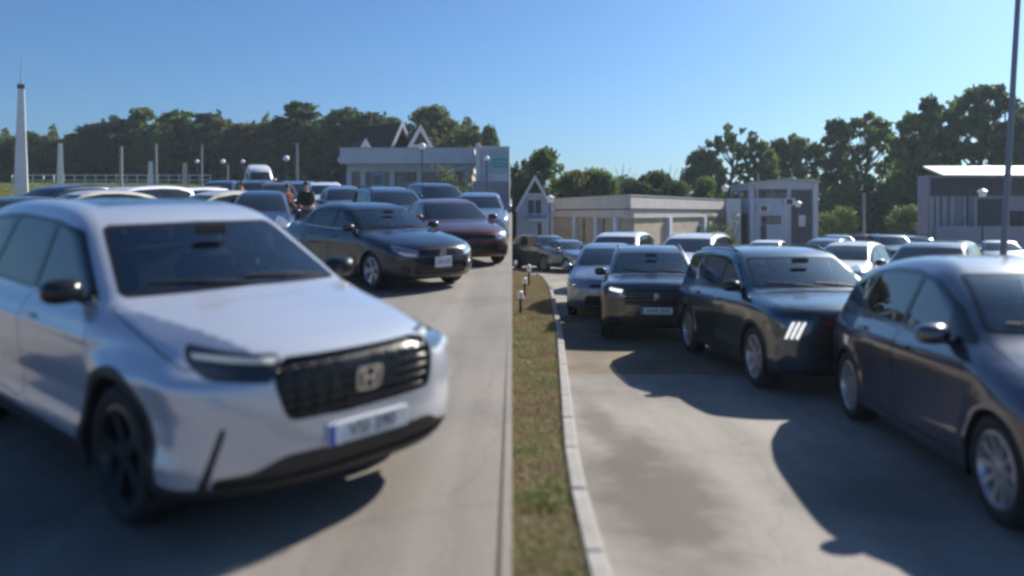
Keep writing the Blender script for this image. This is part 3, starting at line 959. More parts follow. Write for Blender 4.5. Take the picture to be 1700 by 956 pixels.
SPEC['mpv'] = dict(W=1.84, xf=2.27, xr=-2.38, zmax=1.65, wb=2.84, r=.355, ra=.395, clad=.04, tw=.22, nose=.26, tail=.16, cowl=1.14, belt=1.06, bow=.16,
    sil=[(2.05, .23), (2.18, .25), (2.24, .38), (2.27, .60), (2.27, .80), (2.23, .93), (2.10, 1.0), (1.80, 1.05), (1.45, 1.09), (1.16, 1.12), (.98, 1.21), (.70, 1.35), (.42, 1.48), (.20, 1.56), (-.15, 1.61), (-.8, 1.645), (-1.5, 1.635), (-1.95, 1.59), (-2.10, 1.53), (-2.22, 1.32), (-2.32, 1.10), (-2.37, .92), (-2.38, .62), (-2.34, .38), (-2.22, .29), (-1.0, .22), (0, .20), (1.2, .21)],
    sec=[(.2, .05), (.30, .02), (.38, .014), (.50, .020), (.62, .012), (.76, .0), (.86, .0), (.93, .012), (.99, .045), (1.04, .085), (1.08, .10), (1.52, .235), (1.60, .28), (1.7, .36)],
    plan=[(-2.5, .10), (-2.0, .04), (-1.3, 0), (1.5, 0), (1.9, .02), (2.3, .05)],
    sill=[(-2.6, .38), (-1.9, .36), (-.9, .32), (.9, .32), (1.75, .30), (2.5, .26)],
    ws=[(-.3, 1.14), (-.3, 1.50), (.60, 1.485), (.735, 1.115)], rw=[(-.3, 1.12), (-.3, 1.52), (.62, 1.50), (.72, 1.13)],
    dlo=[(.95, 1.085), (.42, 1.40), (-.05, 1.49), (-.9, 1.535), (-1.6, 1.52), (-2.04, 1.44), (-2.08, 1.20), (-1.95, 1.13), (0, 1.07)],
    panes=[[(.85, 1.10), (.40, 1.38), (-.02, 1.47), (-.06, 1.09)], [(-.13, 1.09), (-.10, 1.475), (-.95, 1.51), (-.99, 1.11)], [(-1.07, 1.12), (-1.03, 1.51), (-1.58, 1.495), (-1.96, 1.42), (-1.99, 1.20), (-1.9, 1.15)]],
    front=[('headlight', [(.52, .93), (.98, .97), (1.06, .92), (.98, .87), (.52, .84)], 'lamp_dark', -.004, True, 1),
           ('running_light', [(.66, .83), (.705, .83), (.82, .64), (.775, .64)], 'lamp_white', .003, True, 0),
           ('running_light', [(.735, .83), (.78, .83), (.895, .64), (.85, .64)], 'lamp_white', .003, True, 0),
           ('running_light', [(.81, .83), (.855, .83), (.97, .64), (.925, .64)], 'lamp_white', .003, True, 0),
           ('grille', [(-.3, .90), (.50, .90), (.62, .74), (.58, .50), (-.3, .46)], 'grille', -.02),
           ('lower_intake', [(-.3, .42), (.60, .42), (.70, .28), (-.3, .24)], 'plastic', -.02)],
    rear=[('tail_band', [(-.3, 1.08), (.6, 1.08), (.6, .96), (-.3, .96)], 'black_gloss', .0), ('taillight', [(.60, 1.08), (1.10, 1.05), (1.06, .95), (.60, .96)], 'lamp_red', .003)],
    hood=(1.19, 2.20), hoodz=.92, hoody=.78,
    doors=[[(1.0, .38), (1.05, .80), (.97, 1.055), (-.07, 1.065), (-.07, .36)], [(-.085, .36), (-.085, 1.065), (-1.10, 1.085), (-1.15, .80), (-.98, .38)]],
    handles=[(.10, .94), (-.90, .96)], mirror=(.78, 1.14), rim='seven', plate=(.56, '', .52), badge=('shield', .70, 1.1), k=.10, slats=[(.55, .50, .007), (.62, .52, .007), (.70, .52, .007), (.78, .52, .007), (.85, .50, .007)])
SPEC['mpv']['rails'] = (-1.9, .1)
SPEC['mpv']['raily'] = .60
SPEC['compact'] = dict(W=1.84, xf=2.20, xr=-2.24, zmax=1.63, wb=2.675, r=.35, ra=.39, clad=.05, tw=.22, nose=.24, tail=.16, cowl=1.06, belt=1.04, bow=.14,
    sil=[(2.0, .24), (2.12, .26), (2.18, .38), (2.20, .60), (2.20, .84), (2.16, .96), (2.03, 1.02), (1.75, 1.055), (1.4, 1.085), (1.08, 1.11), (.90, 1.19), (.62, 1.33), (.32, 1.475), (.10, 1.54), (-.2, 1.585), (-.8, 1.615), (-1.35, 1.60), (-1.78, 1.555), (-1.92, 1.50), (-2.06, 1.30), (-2.17, 1.10), (-2.23, .90), (-2.24, .62), (-2.20, .38), (-2.05, .29), (-1.0, .22), (0, .20), (1.2, .21)],
    sec=[(.2, .05), (.30, .02), (.38, .014), (.50, .020), (.62, .012), (.76, .0), (.86, .0), (.93, .012), (.99, .045), (1.04, .085), (1.08, .11), (1.50, .245), (1.58, .28), (1.7, .36)],
    plan=[(-2.5, .10), (-2.0, .04), (-1.3, 0), (1.5, 0), (1.9, .02), (2.3, .05)],
    sill=[(-2.6, .38), (-1.9, .36), (-.9, .34), (.9, .34), (1.75, .32), (2.5, .28)],
    ws=[(-.3, 1.13), (-.3, 1.475), (.58, 1.46), (.725, 1.10)], rw=[(-.3, 1.12), (-.3, 1.47), (.60, 1.45), (.70, 1.13)],
    dlo=[(.88, 1.075), (.32, 1.37), (-.1, 1.46), (-.8, 1.50), (-1.4, 1.47), (-1.85, 1.37), (-1.7, 1.17), (0, 1.06)],
    panes=[[(.78, 1.09), (.30, 1.35), (-.07, 1.44), (-.10, 1.08)], [(-.17, 1.08), (-.15, 1.445), (-.85, 1.475), (-1.0, 1.10)], [(-1.07, 1.11), (-.93, 1.47), (-1.38, 1.44), (-1.74, 1.35), (-1.62, 1.18)]],
    front=[('headlight', [(.56, .90), (.98, .95), (1.02, .90), (.92, .83), (.56, .80)], 'lamp_dark', -.003, True, 1,
              [('running_light', [(.60, .885), (.93, .92), (.93, .87), (.62, .825)], 'lamp_white', .001)]),
           ('grille', [(-.3, .90), (.54, .90), (.56, .64), (-.3, .62)], 'grille', -.02),
           ('lower_intake', [(-.3, .44), (.62, .44), (.70, .30), (-.3, .28)], 'plastic', -.02),
           ('bumper_bar', [(-.3, .27), (.55, .27), (.50, .235), (-.3, .235)], 'rim_silver', .004)],
    rear=[('taillight', [(.40, 1.02), (1.05, 1.02), (1.0, .88), (.40, .90)], 'lamp_red', .003)],
    hood=(1.11, 2.12), hoodz=.95, hoody=.78,
    doors=[[(.92, .40), (.98, .80), (.88, 1.05), (-.11, 1.055), (-.11, .38)], [(-.125, .38), (-.125, 1.055), (-1.10, 1.075), (-1.18, .80), (-.92, .40)]],
    handles=[(.05, .93), (-.92, .95)], mirror=(.70, 1.13), rim='seven', plate=(.54, 'XNR 804', .52), badge=('lion', .775, 1.1), k=.10, slats=[(.68, .50, .007), (.74, .52, .007), (.80, .52, .007), (.86, .50, .007)])
SPEC['compact']['rails'] = (-1.7, .1)
SPEC['compact']['raily'] = .585
SPEC['hatch'] = dict(W=1.78, xf=2.18, xr=-2.26, zmax=1.60, wb=2.78, r=.325, ra=.36, tw=.205, nose=.40, tail=.24, cowl=1.12, belt=1.0, bow=.26,
    sil=[(1.95, .20), (2.08, .22), (2.16, .35), (2.18, .52), (2.15, .70), (2.02, .84), (1.78, .93), (1.45, 1.01), (1.18, 1.085), (.95, 1.20), (.65, 1.345), (.32, 1.47), (.0, 1.545), (-.4, 1.585), (-.8, 1.58), (-1.3, 1.525), (-1.75, 1.43), (-1.98, 1.34), (-2.12, 1.17), (-2.21, 1.0), (-2.25, .80), (-2.26, .55), (-2.22, .35), (-2.08, .26), (-1, .19), (0, .18), (1.2, .18)],
    sec=[(.2, .05), (.28, .025), (.40, .014), (.55, .016), (.70, .002), (.82, .0), (.90, .02), (.97, .06), (1.02, .09), (1.45, .26), (1.55, .33), (1.62, .42)],
    plan=[(-2.4, .13), (-2.0, .06), (-1.3, .005), (1.4, 0), (1.9, .02), (2.3, .05)],
    ws=[(-.3, 1.11), (-.3, 1.48), (.54, 1.46), (.70, 1.09)], rw=[(-.3, 1.10), (-.3, 1.37), (.55, 1.35), (.66, 1.10)],
    dlo=[(1.02, 1.02), (.62, 1.24), (.15, 1.41), (-.3, 1.475), (-.8, 1.475), (-1.3, 1.42), (-1.78, 1.28), (-1.98, 1.13), (-1.2, 1.06), (-.1, 1.01)],
    panes=[[(.58, 1.05), (.55, 1.22), (.10, 1.375), (-.14, 1.43), (-.19, 1.035)], [(-.26, 1.035), (-.21, 1.44), (-.8, 1.45), (-1.12, 1.42), (-1.22, 1.075)], [(-1.30, 1.085), (-1.22, 1.395), (-1.72, 1.26), (-1.86, 1.13)]],
    front=[('headlight', [(.50, .80), (.9, .93), (1.35, 1.0), (1.15, .82), (.80, .70), (.50, .66)], 'lamp_clear', -.003, True, 1),
           ('grille', [(-.3, .72), (.45, .74), (.42, .66), (-.3, .65)], 'grille', -.015),
           ('lower_intake', [(-.3, .48), (.50, .50), (.60, .28), (-.3, .26)], 'grille', -.02)],
    rear=[('taillight', [(.62, 1.05), (.72, 1.12), (1.02, 1.06), (1.02, .80), (.78, .80)], 'lamp_red', .003)],
    hood=(1.16, 2.06), hoodz=.80, hoody=.72,
    doors=[[(.98, .30), (1.06, .70), (.98, .995), (-.20, 1.0), (-.20, .28)], [(-.215, .28), (-.215, 1.0), (-1.22, 1.04), (-1.26, .75), (-.98, .32)]],
    handles=[(.02, .89), (-1.0, .93)], mirror=(.70, 1.06), rim='multi', plate=(.50, 'BLM 562', .52), badge=('oval', .76, 1.0), k=.13)
SPEC['van'] = dict(W=2.0, xf=2.65, xr=-2.75, zmax=2.62, ztop=2.8, wb=3.4, r=.36, ra=.40, tw=.22, nose=.30, tail=.04, cowl=1.75, belt=1.30, bow=.16,
    sil=[(2.4, .25), (2.58, .30), (2.64, .50), (2.65, .80), (2.58, 1.0), (2.35, 1.15), (2.0, 1.27), (1.85, 1.34), (1.55, 1.70), (1.25, 2.05), (1.0, 2.28), (.6, 2.45), (.1, 2.55), (-.8, 2.60), (-2.3, 2.58), (-2.65, 2.50), (-2.72, 2.3), (-2.75, 1.4), (-2.75, .55), (-2.6, .35), (-1, .28), (1, .28)],
    sec=[(.2, .05), (.32, .02), (.6, .0), (1.1, .0), (1.25, .02), (1.4, .04), (2.3, .14), (2.45, .2), (2.6, .3)],
    plan=[(-2.8, .02), (-2.0, 0), (1.2, 0), (1.9, .03), (2.7, .08)],
    ws=[(-.3, 1.40), (-.3, 2.05), (.68, 2.03), (.80, 1.38)], rw=[(-.3, 1.40), (-.3, 2.2), (.72, 2.2), (.75, 1.40)],
    dlo=[(1.70, 1.38), (1.25, 1.90), (.60, 1.93), (.60, 1.36)], panes=[[(1.55, 1.42), (1.22, 1.86), (.66, 1.89), (.66, 1.40)]],
    front=[('headlight', [(.60, 1.0), (1.1, 1.08), (1.15, .85), (.62, .80)], 'lamp_clear', -.003, True, 1), ('grille', [(-.3, .98), (.58, .98), (.58, .72), (-.3, .70)], 'grille', -.015)],
    rear=[('taillight', [(.85, 1.5), (1.02, 1.5), (1.02, 1.0), (.85, 1.0)], 'lamp_red', .003)],
    hood=(1.9, 2.5), hoodz=1.0, hoody=.8, doors=[[(1.60, .45), (1.70, 1.33), (.58, 1.33), (.58, .42)]],
    handles=[(.68, 1.2)], mirror=(1.5, 1.45), rim='plain', plate=(.55, '', .52), k=.12, mirsc=1.4)

MODELS = {}
def far_version(kind):
    """a car of that kind for the distance: coarser skin, the same panels"""
    sp = dict(SPEC[kind])
    sp['plate'] = (sp['plate'][0], '', .52)
    sp.pop('badge', None)
    if sp['rim'] == 'black': sp['rim'] = 'silver5'
    return sp
# ------------------------------------------------------------------ the lie of the land
def gl(y):
    """height of the upper (left) lot and the field behind it"""
    y = max(y, -40)
    return -.06 + (SLOPE + .0006) * min(y, 60) + .018 * max(0, min(y, 60) - 20) + .075 * max(0, min(y, 92) - 60)
def gr(y):
    y = max(y, -40)
    return -SLOPE * min(y, 70) + .015 * max(0, min(y, 60) - 16)
def gz(x, y): return gl(y) if x < 0 else gr(y)
def at(u, D): return (u - 850) / FPX * D
def zrow(v, D): return CAMZ + (353 - v) * D / FPX

def sheet(name, xs, ys, zf, m, kind='structure', lift=0.0):
    vs = [(x, y, zf(x, y) + lift) for y in ys for x in xs]
    n = len(xs)
    fs = [(j * n + i, j * n + i + 1, (j + 1) * n + i + 1, (j + 1) * n + i) for j in range(len(ys) - 1) for i in range(n - 1)]
    o = mesh_obj(name, vs, fs, m, None, True)
    o['kind'] = kind
    return o

def concrete(name, base, stain, big=.35, seed=0.0, rough=.85):
    m = bpy.data.materials.new(name); m.use_nodes = True
    nt = m.node_tree; b = nt.nodes["Principled BSDF"]; L = nt.links.new
    b.inputs["Roughness"].default_value = rough
    tc = nt.nodes.new("ShaderNodeTexCoord")
    mp = nt.nodes.new("ShaderNodeMapping"); mp.inputs["Location"].default_value = (seed, seed * 2, 0)
    L(tc.outputs["Object"], mp.inputs["Vector"])
    n1 = nt.nodes.new("ShaderNodeTexNoise"); n1.inputs["Scale"].default_value = big; n1.inputs["Detail"].default_value = 9; n1.inputs["Roughness"].default_value = .6
    L(mp.outputs[0], n1.inputs["Vector"])
    r1 = nt.nodes.new("ShaderNodeValToRGB"); r1.color_ramp.elements[0].position = .34; r1.color_ramp.elements[1].position = .50
    r1.color_ramp.elements[0].color = (*stain, 1); r1.color_ramp.elements[1].color = (*base, 1)
    L(n1.outputs["Fac"], r1.inputs[0])
    # long tyre-swept streaks
    mp2 = nt.nodes.new("ShaderNodeMapping"); mp2.inputs["Scale"].default_value = (1.6, .16, 1); mp2.inputs["Rotation"].default_value = (0, 0, R(-18))
    L(tc.outputs["Object"], mp2.inputs["Vector"])
    n2 = nt.nodes.new("ShaderNodeTexNoise"); n2.inputs["Scale"].default_value = 1.3; n2.inputs["Detail"].default_value = 7
    L(mp2.outputs[0], n2.inputs["Vector"])
    r2 = nt.nodes.new("ShaderNodeMapRange"); r2.inputs[1].default_value = .35; r2.inputs[2].default_value = .7; r2.inputs[3].default_value = .74; r2.inputs[4].default_value = 1.1
    L(n2.outputs["Fac"], r2.inputs[0])
    mx = nt.nodes.new("ShaderNodeMixRGB"); mx.blend_type = 'MULTIPLY'; mx.inputs[0].default_value = 1
    L(r1.outputs[0], mx.inputs[1]); L(r2.outputs[0], mx.inputs[2])
    # fine aggregate
    n3 = nt.nodes.new("ShaderNodeTexNoise"); n3.inputs["Scale"].default_value = 45; n3.inputs["Detail"].default_value = 6
    L(tc.outputs["Object"], n3.inputs["Vector"])
    r3 = nt.nodes.new("ShaderNodeMapRange"); r3.inputs[1].default_value = .3; r3.inputs[2].default_value = .7; r3.inputs[3].default_value = .82; r3.inputs[4].default_value = 1.12
    L(n3.outputs["Fac"], r3.inputs[0])
    mx2 = nt.nodes.new("ShaderNodeMixRGB"); mx2.blend_type = 'MULTIPLY'; mx2.inputs[0].default_value = 1
    L(mx.outputs[0], mx2.inputs[1]); L(r3.outputs[0], mx2.inputs[2])
    # hairline cracks
    n5 = nt.nodes.new("ShaderNodeTexNoise"); n5.inputs["Scale"].default_value = 1.5; n5.inputs["Detail"].default_value = 6
    L(tc.outputs["Object"], n5.inputs["Vector"])
    ma = nt.nodes.new("ShaderNodeMixRGB"); ma.blend_type = 'ADD'; ma.inputs[0].default_value = .8
    L(tc.outputs["Object"], ma.inputs[1]); L(n5.outputs["Color"], ma.inputs[2])
    vo = nt.nodes.new("ShaderNodeTexVoronoi"); vo.feature = 'DISTANCE_TO_EDGE'; vo.inputs["Scale"].default_value = .38
    L(ma.outputs[0], vo.inputs["Vector"])
    rc = nt.nodes.new("ShaderNodeMapRange"); rc.inputs[1].default_value = .002; rc.inputs[2].default_value = .010; rc.inputs[3].default_value = .86; rc.inputs[4].default_value = 1
    L(vo.outputs["Distance"], rc.inputs[0])
    mx3 = nt.nodes.new("ShaderNodeMixRGB"); mx3.blend_type = 'MULTIPLY'; mx3.inputs[0].default_value = 1
    L(mx2.outputs[0], mx3.inputs[1]); L(rc.outputs[0], mx3.inputs[2])
    L(mx3.outputs[0], b.inputs["Base Color"])
    bp = nt.nodes.new("ShaderNodeBump"); bp.inputs["Strength"].default_value = .35; bp.inputs["Distance"].default_value = .01
    L(n3.outputs["Fac"], bp.inputs["Height"]); L(bp.outputs[0], b.inputs["Normal"])
    return m

M['lot'] = concrete('worn_concrete_paving', (.21, .190, .168), (.145, .132, .118), .35)
M['lot2'] = concrete('dusty_asphalt_paving', (.235, .215, .195), (.13, .118, .108), .42, 7.3)
def stain(m, cx, cy, rx, ry, col):
    nt = m.node_tree; L = nt.links.new; b = nt.nodes["Principled BSDF"]
    src = b.inputs["Base Color"].links[0].from_socket
    tc = nt.nodes.new("ShaderNodeTexCoord"); mp = nt.nodes.new("ShaderNodeMapping"); mp.vector_type = 'TEXTURE'
    mp.inputs["Location"].default_value = (cx, cy, 0); mp.inputs["Scale"].default_value = (rx, ry, 50)
    g = nt.nodes.new("ShaderNodeTexGradient"); g.gradient_type = 'SPHERICAL'
    n = nt.nodes.new("ShaderNodeTexNoise"); n.inputs["Scale"].default_value = 2.2; n.inputs["Detail"].default_value = 8; n.inputs["Roughness"].default_value = .65
    mm = nt.nodes.new("ShaderNodeMath"); mm.operation = 'MULTIPLY'
    r = nt.nodes.new("ShaderNodeMapRange"); r.inputs[1].default_value = .14; r.inputs[2].default_value = .34; r.inputs[3].default_value = 0; r.inputs[4].default_value = .85
    mx = nt.nodes.new("ShaderNodeMixRGB"); mx.inputs[2].default_value = (*col, 1)
    L(tc.outputs["Object"], mp.inputs["Vector"]); L(mp.outputs[0], g.inputs["Vector"]); L(tc.outputs["Object"], n.inputs["Vector"])
    L(g.outputs["Fac"], mm.inputs[0]); L(n.outputs["Fac"], mm.inputs[1]); L(mm.outputs[0], r.inputs[0]); L(r.outputs[0], mx.inputs[0])
    L(src, mx.inputs[1]); L(mx.outputs[0], b.inputs["Base Color"])
stain(M['lot2'], .98, 5.4, .75, 2.8, (.075, .058, .047))
stain(M['lot2'], .80, 7.4, .35, 1.5, (.10, .085, .075))
stain(M['lot2'], 3.0, 11.0, 1.0, 2.0, (.12, .105, .095))
M['soil'] = mat('bare_soil', (.12, .095, .065), .95, var=.35, vscale=1.2, bump=.3, bscale=20)
M['verge_soil'] = mat('verge_soil', (.15, .105, .065), .95, var=.4, vscale=2.5, bump=.6, bscale=30)
M['field'] = mat('dry_field_grass', (.20, .20, .06), .95, var=.35, vscale=.4, bump=.4, bscale=8)
M['kerb'] = mat('kerb_concrete', (.26, .25, .235), .85, var=.18, vscale=5, bump=.3, bscale=60)

ys = [-40, -20, -8, 0] + list(range(4, 60, 4)) + [60]
sheet('left_lot_paving', [-90, -60, -40, -20, -10, -5, -2, -.12, 0], ys, lambda x, y: gl(y), M['lot'])
sheet('grass_field', [-260, -120, -60, -30, -15, -.12, 0], [60, 66, 72, 80, 88, 92, 120, 200, 400], lambda x, y: gl(y) + .004, M['field'])
# retaining wall under the edge of the upper lot, coped flush with it
b = MB(); yw = ys + [66, 72, 80, 88, 92, 120, 200, 400]
for i in range(len(yw) - 1):
    y0, y1 = yw[i], yw[i + 1]
    b.add([(-.12, y0, gl(y0) - .004), (0, y0, gl(y0) - .004), (0, y1, gl(y1) - .004), (-.12, y1, gl(y1) - .004),
           (-.12, y0, gr(y0) - .5), (0, y0, gr(y0) - .5), (0, y1, gr(y1) - .5), (-.12, y1, gr(y1) - .5)],
          [(0, 1, 2, 3), (1, 5, 6, 2), (0, 3, 7, 4)])
tag(b.build('retaining_wall', M['lot']), 'long low concrete retaining wall under the edge of the upper lot', 'wall')
sheet('ground', [-400, -260, -90.0, -89.9, -.06, -.05, 8, 40, 100, 400], [-400, -100, -40, 0, 20, 40, 60, 70, 80, 92, 120, 200, 400, 900],
      lambda x, y: (gl(y) if x < -.055 else gr(y)) - .03, M['soil'])

KERB = [(4.0, .465), (1.0, .36), (-3, .2), ]
kpx = [(945, 1000), (860, 976), (760, 957), (700, 950), (640, 943), (600, 938), (560, 934), (530, 927), (505, 921), (488, 916), (474, 905), (466, 890)]
kp = []
for v, u in kpx:
    D = 1.72 * FPX / (v - 398); kp.append((at(u, D), D))
k0 = (kp[0][0] - (kp[1][0] - kp[0][0]) / (kp[1][1] - kp[0][1]) * (kp[0][1] + 4), -4.0)
kp = [k0] + kp
def kerb_x(y):
    return float(np.interp(y, [p[1] for p in kp], [p[0] for p in kp]))
sheet('right_lot_paving', [-.0, .001, .3, 1, 2, 5, 10, 20, 40, 70, 100], ys + [70], lambda x, y: gr(y) + (.0 if x > .2 else 0), M['lot2'])
# verge: soil sheet between the wall and the kerb
vy = list(np.linspace(-4, 34, 70)); vs = []; fs = []
for y in vy:
    kx = kerb_x(y) - .11
    if y > 30: kx *= max(.05, (34.5 - y) / 4.5)
    for q in (0.004, .33, .66, 1):
        vs.append((max(.004, kx) * q + (.0 if q > .01 else 0), y, gr(y) + .085 + .015 * math.sin(y * 3 + q * 5) * (0 < q < 1)))
for j in range(len(vy) - 1):
    for i in range(3): fs.append((j * 4 + i, j * 4 + i + 1, j * 4 + 5 + i, j * 4 + 4 + i))
o = mesh_obj('verge_soil', vs, fs, M['verge_soil'], None, True); o['kind'] = 'structure'

# kerb stones laid one after another
kroot = empty('kerb'); kroot['kind'] = 'structure'
pts = [(kerb_x(y), y) for y in np.arange(-3, kp[-1][1], .25)]
acc = 0; segs = [pts[0]]
for a, c in zip(pts, pts[1:]):
    acc += math.dist(a, c)
    if acc >= 1.0: segs.append(c); acc = 0
for a, c in zip(segs, segs[1:]):
    L_ = math.dist(a, c); ang = math.atan2(c[1] - a[1], c[0] - a[0])
    st = MB().rbox(0, 0, 0, L_ - .014, .105, .24, .012).build('kerb_stone', M['kerb'], kroot)
    mx, my = (a[0] + c[0]) / 2, (a[1] + c[1]) / 2
    st.location = (mx - .05 * math.sin(ang), my, gr(my) + .015 + random.uniform(-.004, .004))
    st.rotation_euler = (math.atan(-SLOPE) * 0, math.atan(SLOPE), ang + random.uniform(-.004, .004))

# ------------------------------------------------------------------ grass and leaves
def leafmat(name, cols, trans=.35, patch=None):
    m = bpy.data.materials.new(name); m.use_nodes = True
    nt = m.node_tree; b = nt.nodes["Principled BSDF"]; L = nt.links.new
    b.inputs["Roughness"].default_value = .6
    b.inputs["Specular IOR Level"].default_value = .25
    gi = nt.nodes.new("ShaderNodeNewGeometry")
    oi = nt.nodes.new("ShaderNodeObjectInfo")
    ad = nt.nodes.new("ShaderNodeMath"); ad.operation = 'MULTIPLY_ADD'; ad.inputs[1].default_value = .25
    mu = nt.nodes.new("ShaderNodeMath"); mu.operation = 'MULTIPLY'; mu.inputs[1].default_value = .75
    L(gi.outputs["Random Per Island"], mu.inputs[0]); L(oi.outputs["Random"], ad.inputs[0])
    if patch:
        tc = nt.nodes.new("ShaderNodeTexCoord"); pn_ = nt.nodes.new("ShaderNodeTexNoise"); pn_.inputs["Scale"].default_value = patch; pn_.inputs["Detail"].default_value = 4
        pr = nt.nodes.new("ShaderNodeMapRange"); pr.inputs[1].default_value = .36; pr.inputs[2].default_value = .64
        L(tc.outputs["Object"], pn_.inputs["Vector"]); L(pn_.outputs["Fac"], pr.inputs[0]); L(pr.outputs[0], ad.inputs[0])
        ad.inputs[1].default_value = .65; mu.inputs[1].default_value = .35
    if True:
         L(mu.outputs[0], ad.inputs[2])
    r = nt.nodes.new("ShaderNodeValToRGB")
    while len(r.color_ramp.elements) < len(cols): r.color_ramp.elements.new(.5)
    for i, c in enumerate(cols):
        r.color_ramp.elements[i].position = i / (len(cols) - 1); r.color_ramp.elements[i].color = (*c, 1)
    L(ad.outputs[0], r.inputs[0]); L(r.outputs[0], b.inputs["Base Color"])
    t = nt.nodes.new("ShaderNodeBsdfTranslucent"); L(r.outputs[0], t.inputs[0])
    mx = nt.nodes.new("ShaderNodeMixShader"); mx.inputs[0].default_value = trans
    L(b.outputs[0], mx.inputs[1]); L(t.outputs[0], mx.inputs[2]); L(mx.outputs[0], nt.nodes["Material Output"].inputs[0])
    return m
M['leaf_mid'] = leafmat('mid_green_leaves', [(.06, .10, .025), (.10, .16, .035), (.15, .20, .055)], .5)
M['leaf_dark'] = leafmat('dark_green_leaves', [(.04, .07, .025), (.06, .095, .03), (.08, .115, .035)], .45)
M['leaf_olive'] = leafmat('olive_leaves', [(.09, .105, .035), (.12, .135, .045), (.15, .15, .055)], .45)
M['leaf_rust'] = leafmat('rusty_leaves', [(.09, .05, .025), (.10, .075, .03), (.07, .07, .03)])
M['leaf_light'] = leafmat('light_green_leaves', [(.10, .15, .03), (.14, .19, .05), (.18, .21, .06)])
M['bark'] = mat('bark', (.07, .055, .04), .95, var=.3, bump=.5, bscale=25)
M['grass'] = leafmat('dry_grass_blades', [(.17, .11, .06), (.34, .27, .16), (.26, .20, .11), (.32, .28, .14), (.21, .23, .08), (.14, .17, .05)], .2, 1.6)
M['grass_field'] = leafmat('field_grass_blades', [(.20, .22, .06), (.16, .19, .05), (.24, .23, .08)], .3)

def quads(cent, size, nrm=None, stretch=1.0):
    """a leaf-sized rhomb at every point, randomly turned"""
    n = len(cent)
    a = rng.normal(size=(n, 3)); a /= np.linalg.norm(a, axis=1)[:, None]
    c = rng.normal(size=(n, 3)); c -= a * (a * c).sum(1)[:, None]; c /= np.linalg.norm(c, axis=1)[:, None]
    s = (size * rng.uniform(.6, 1.3, n))[:, None]
    v = np.stack([cent - a * s * stretch, cent - c * s * .55, cent + a * s * stretch, cent + c * s * .55], 1).reshape(-1, 3)
    f = np.arange(4 * n).reshape(n, 4)
    return v, f

def crown_arrays(kind, seed):
    """unit tree: height 1, crown points, limbs"""
    r_ = np.random.default_rng(seed)
    cl = []
    if kind == 'broad': nb, lo, w, dens, cr = 75, .20, .34, 75, .085
    elif kind == 'tall': nb, lo, w, dens, cr = 60, .20, .20, 62, .058
    elif kind == 'sparse': nb, lo, w, dens, cr = 80, .22, .30, 25, .046
    elif kind == 'round': nb, lo, w, dens, cr = 80, .12, .42, 95, .095
    else: nb, lo, w, dens, cr = 36, .05, .48, 110, .14
    for i in range(nb):
        t = r_.uniform(0, 1) ** .85
        z = lo + (1 - lo - cr * .6) * t
        env = w * (math.sin(math.pi * min(1, (t * .86 + .10))) ** .7)
        a = r_.uniform(0, 2 * math.pi); q = env * math.sqrt(r_.uniform(.05, 1)) * r_.uniform(.8, 1.15)
        cl.append((q * math.cos(a), q * math.sin(a), z, cr * r_.uniform(.6, 1.25)))
    pts = []
    for (x, y, z, c) in cl:
        n = int(dens * (c / cr) ** 2)
        d = r_.normal(size=(n, 3)); d /= np.linalg.norm(d, axis=1)[:, None]
        rad = c * r_.uniform(.35, 1.1, n)[:, None]
        p = np.array([x, y, z]) + d * rad * np.array([1.15, 1.15, .8])
        pts.append(p)
    return np.array(cl), np.concatenate(pts)

TREEC = {}
def tree_kind(kind, H, seed, leaf):
    """crown and trunk meshes of about real size H"""
    k = (kind, seed)
    if k in TREEC: return TREEC[k]
    cl, pts = crown_arrays(kind, seed)
    v, f = quads(pts * H, leaf)
    cm = bpy.data.meshes.new('crown'); cm.from_pydata(v.tolist(), [], f.tolist()); cm.update()
    b = MB()
    tr = .022 * H if kind != 'bush' else .012 * H
    top = .9 if kind in ('tall', 'sparse') else .7
    lean = [(0, 0)] + [(random.uniform(-.02, .02) * H, random.uniform(-.02, .02) * H) for _ in range(5)]
    zs = np.linspace(-.03, top, 6) * H
    b.tube([(lean[i][0], lean[i][1], zs[i]) for i in range(6)], [tr * 1.25, tr, tr * .85, tr * .65, tr * .4, tr * .15], 8)
    for (x, y, z, c) in cl[::2]:
        z0 = max(.12, z - .18) * H; i = np.interp(z0, zs, range(6)); bx = np.interp(z0, zs, [l[0] for l in lean]); by = np.interp(z0, zs, [l[1] for l in lean])
        e = Vector((x * H, y * H, z * H)); s0 = Vector((bx, by, z0)); mid = (s0 + e) / 2 + Vector((0, 0, -.015 * H))
        b.tube([s0, mid, e], [tr * .38, tr * .24, tr * .08], 5)
    to = b.build('trunk', M['bark'], None, smooth=True); tm = to.data; bpy.data.objects.remove(to)
    TREEC[k] = (cm, tm)
    return cm, tm

def tree(name, x, y, H, kind, leafm, label, cat='tree', group=None, seed=1, leaf=.2, wid=1.0, base=None, H0=None):
    H0 = H0 or 10.0
    cm, tm = tree_kind(kind, H0, seed, leaf)
    z = gz(x, y) if base is None else base
    r = empty(name, (x, y, z), random.uniform(0, 6.28))
    s = H / H0
    r.scale = (s * wid, s * wid, s)
    for nm, me, mm in (('crown', cm, leafm), ('trunk', tm, M['bark'])):
        if not me.materials: me.materials.append(mm)
        o = bpy.data.objects.new(nm, me); COL.objects.link(o); o.parent = r
        o.material_slots[0].link = 'OBJECT'; o.material_slots[0].material = mm
    tag(r, label, cat, group)
    return r

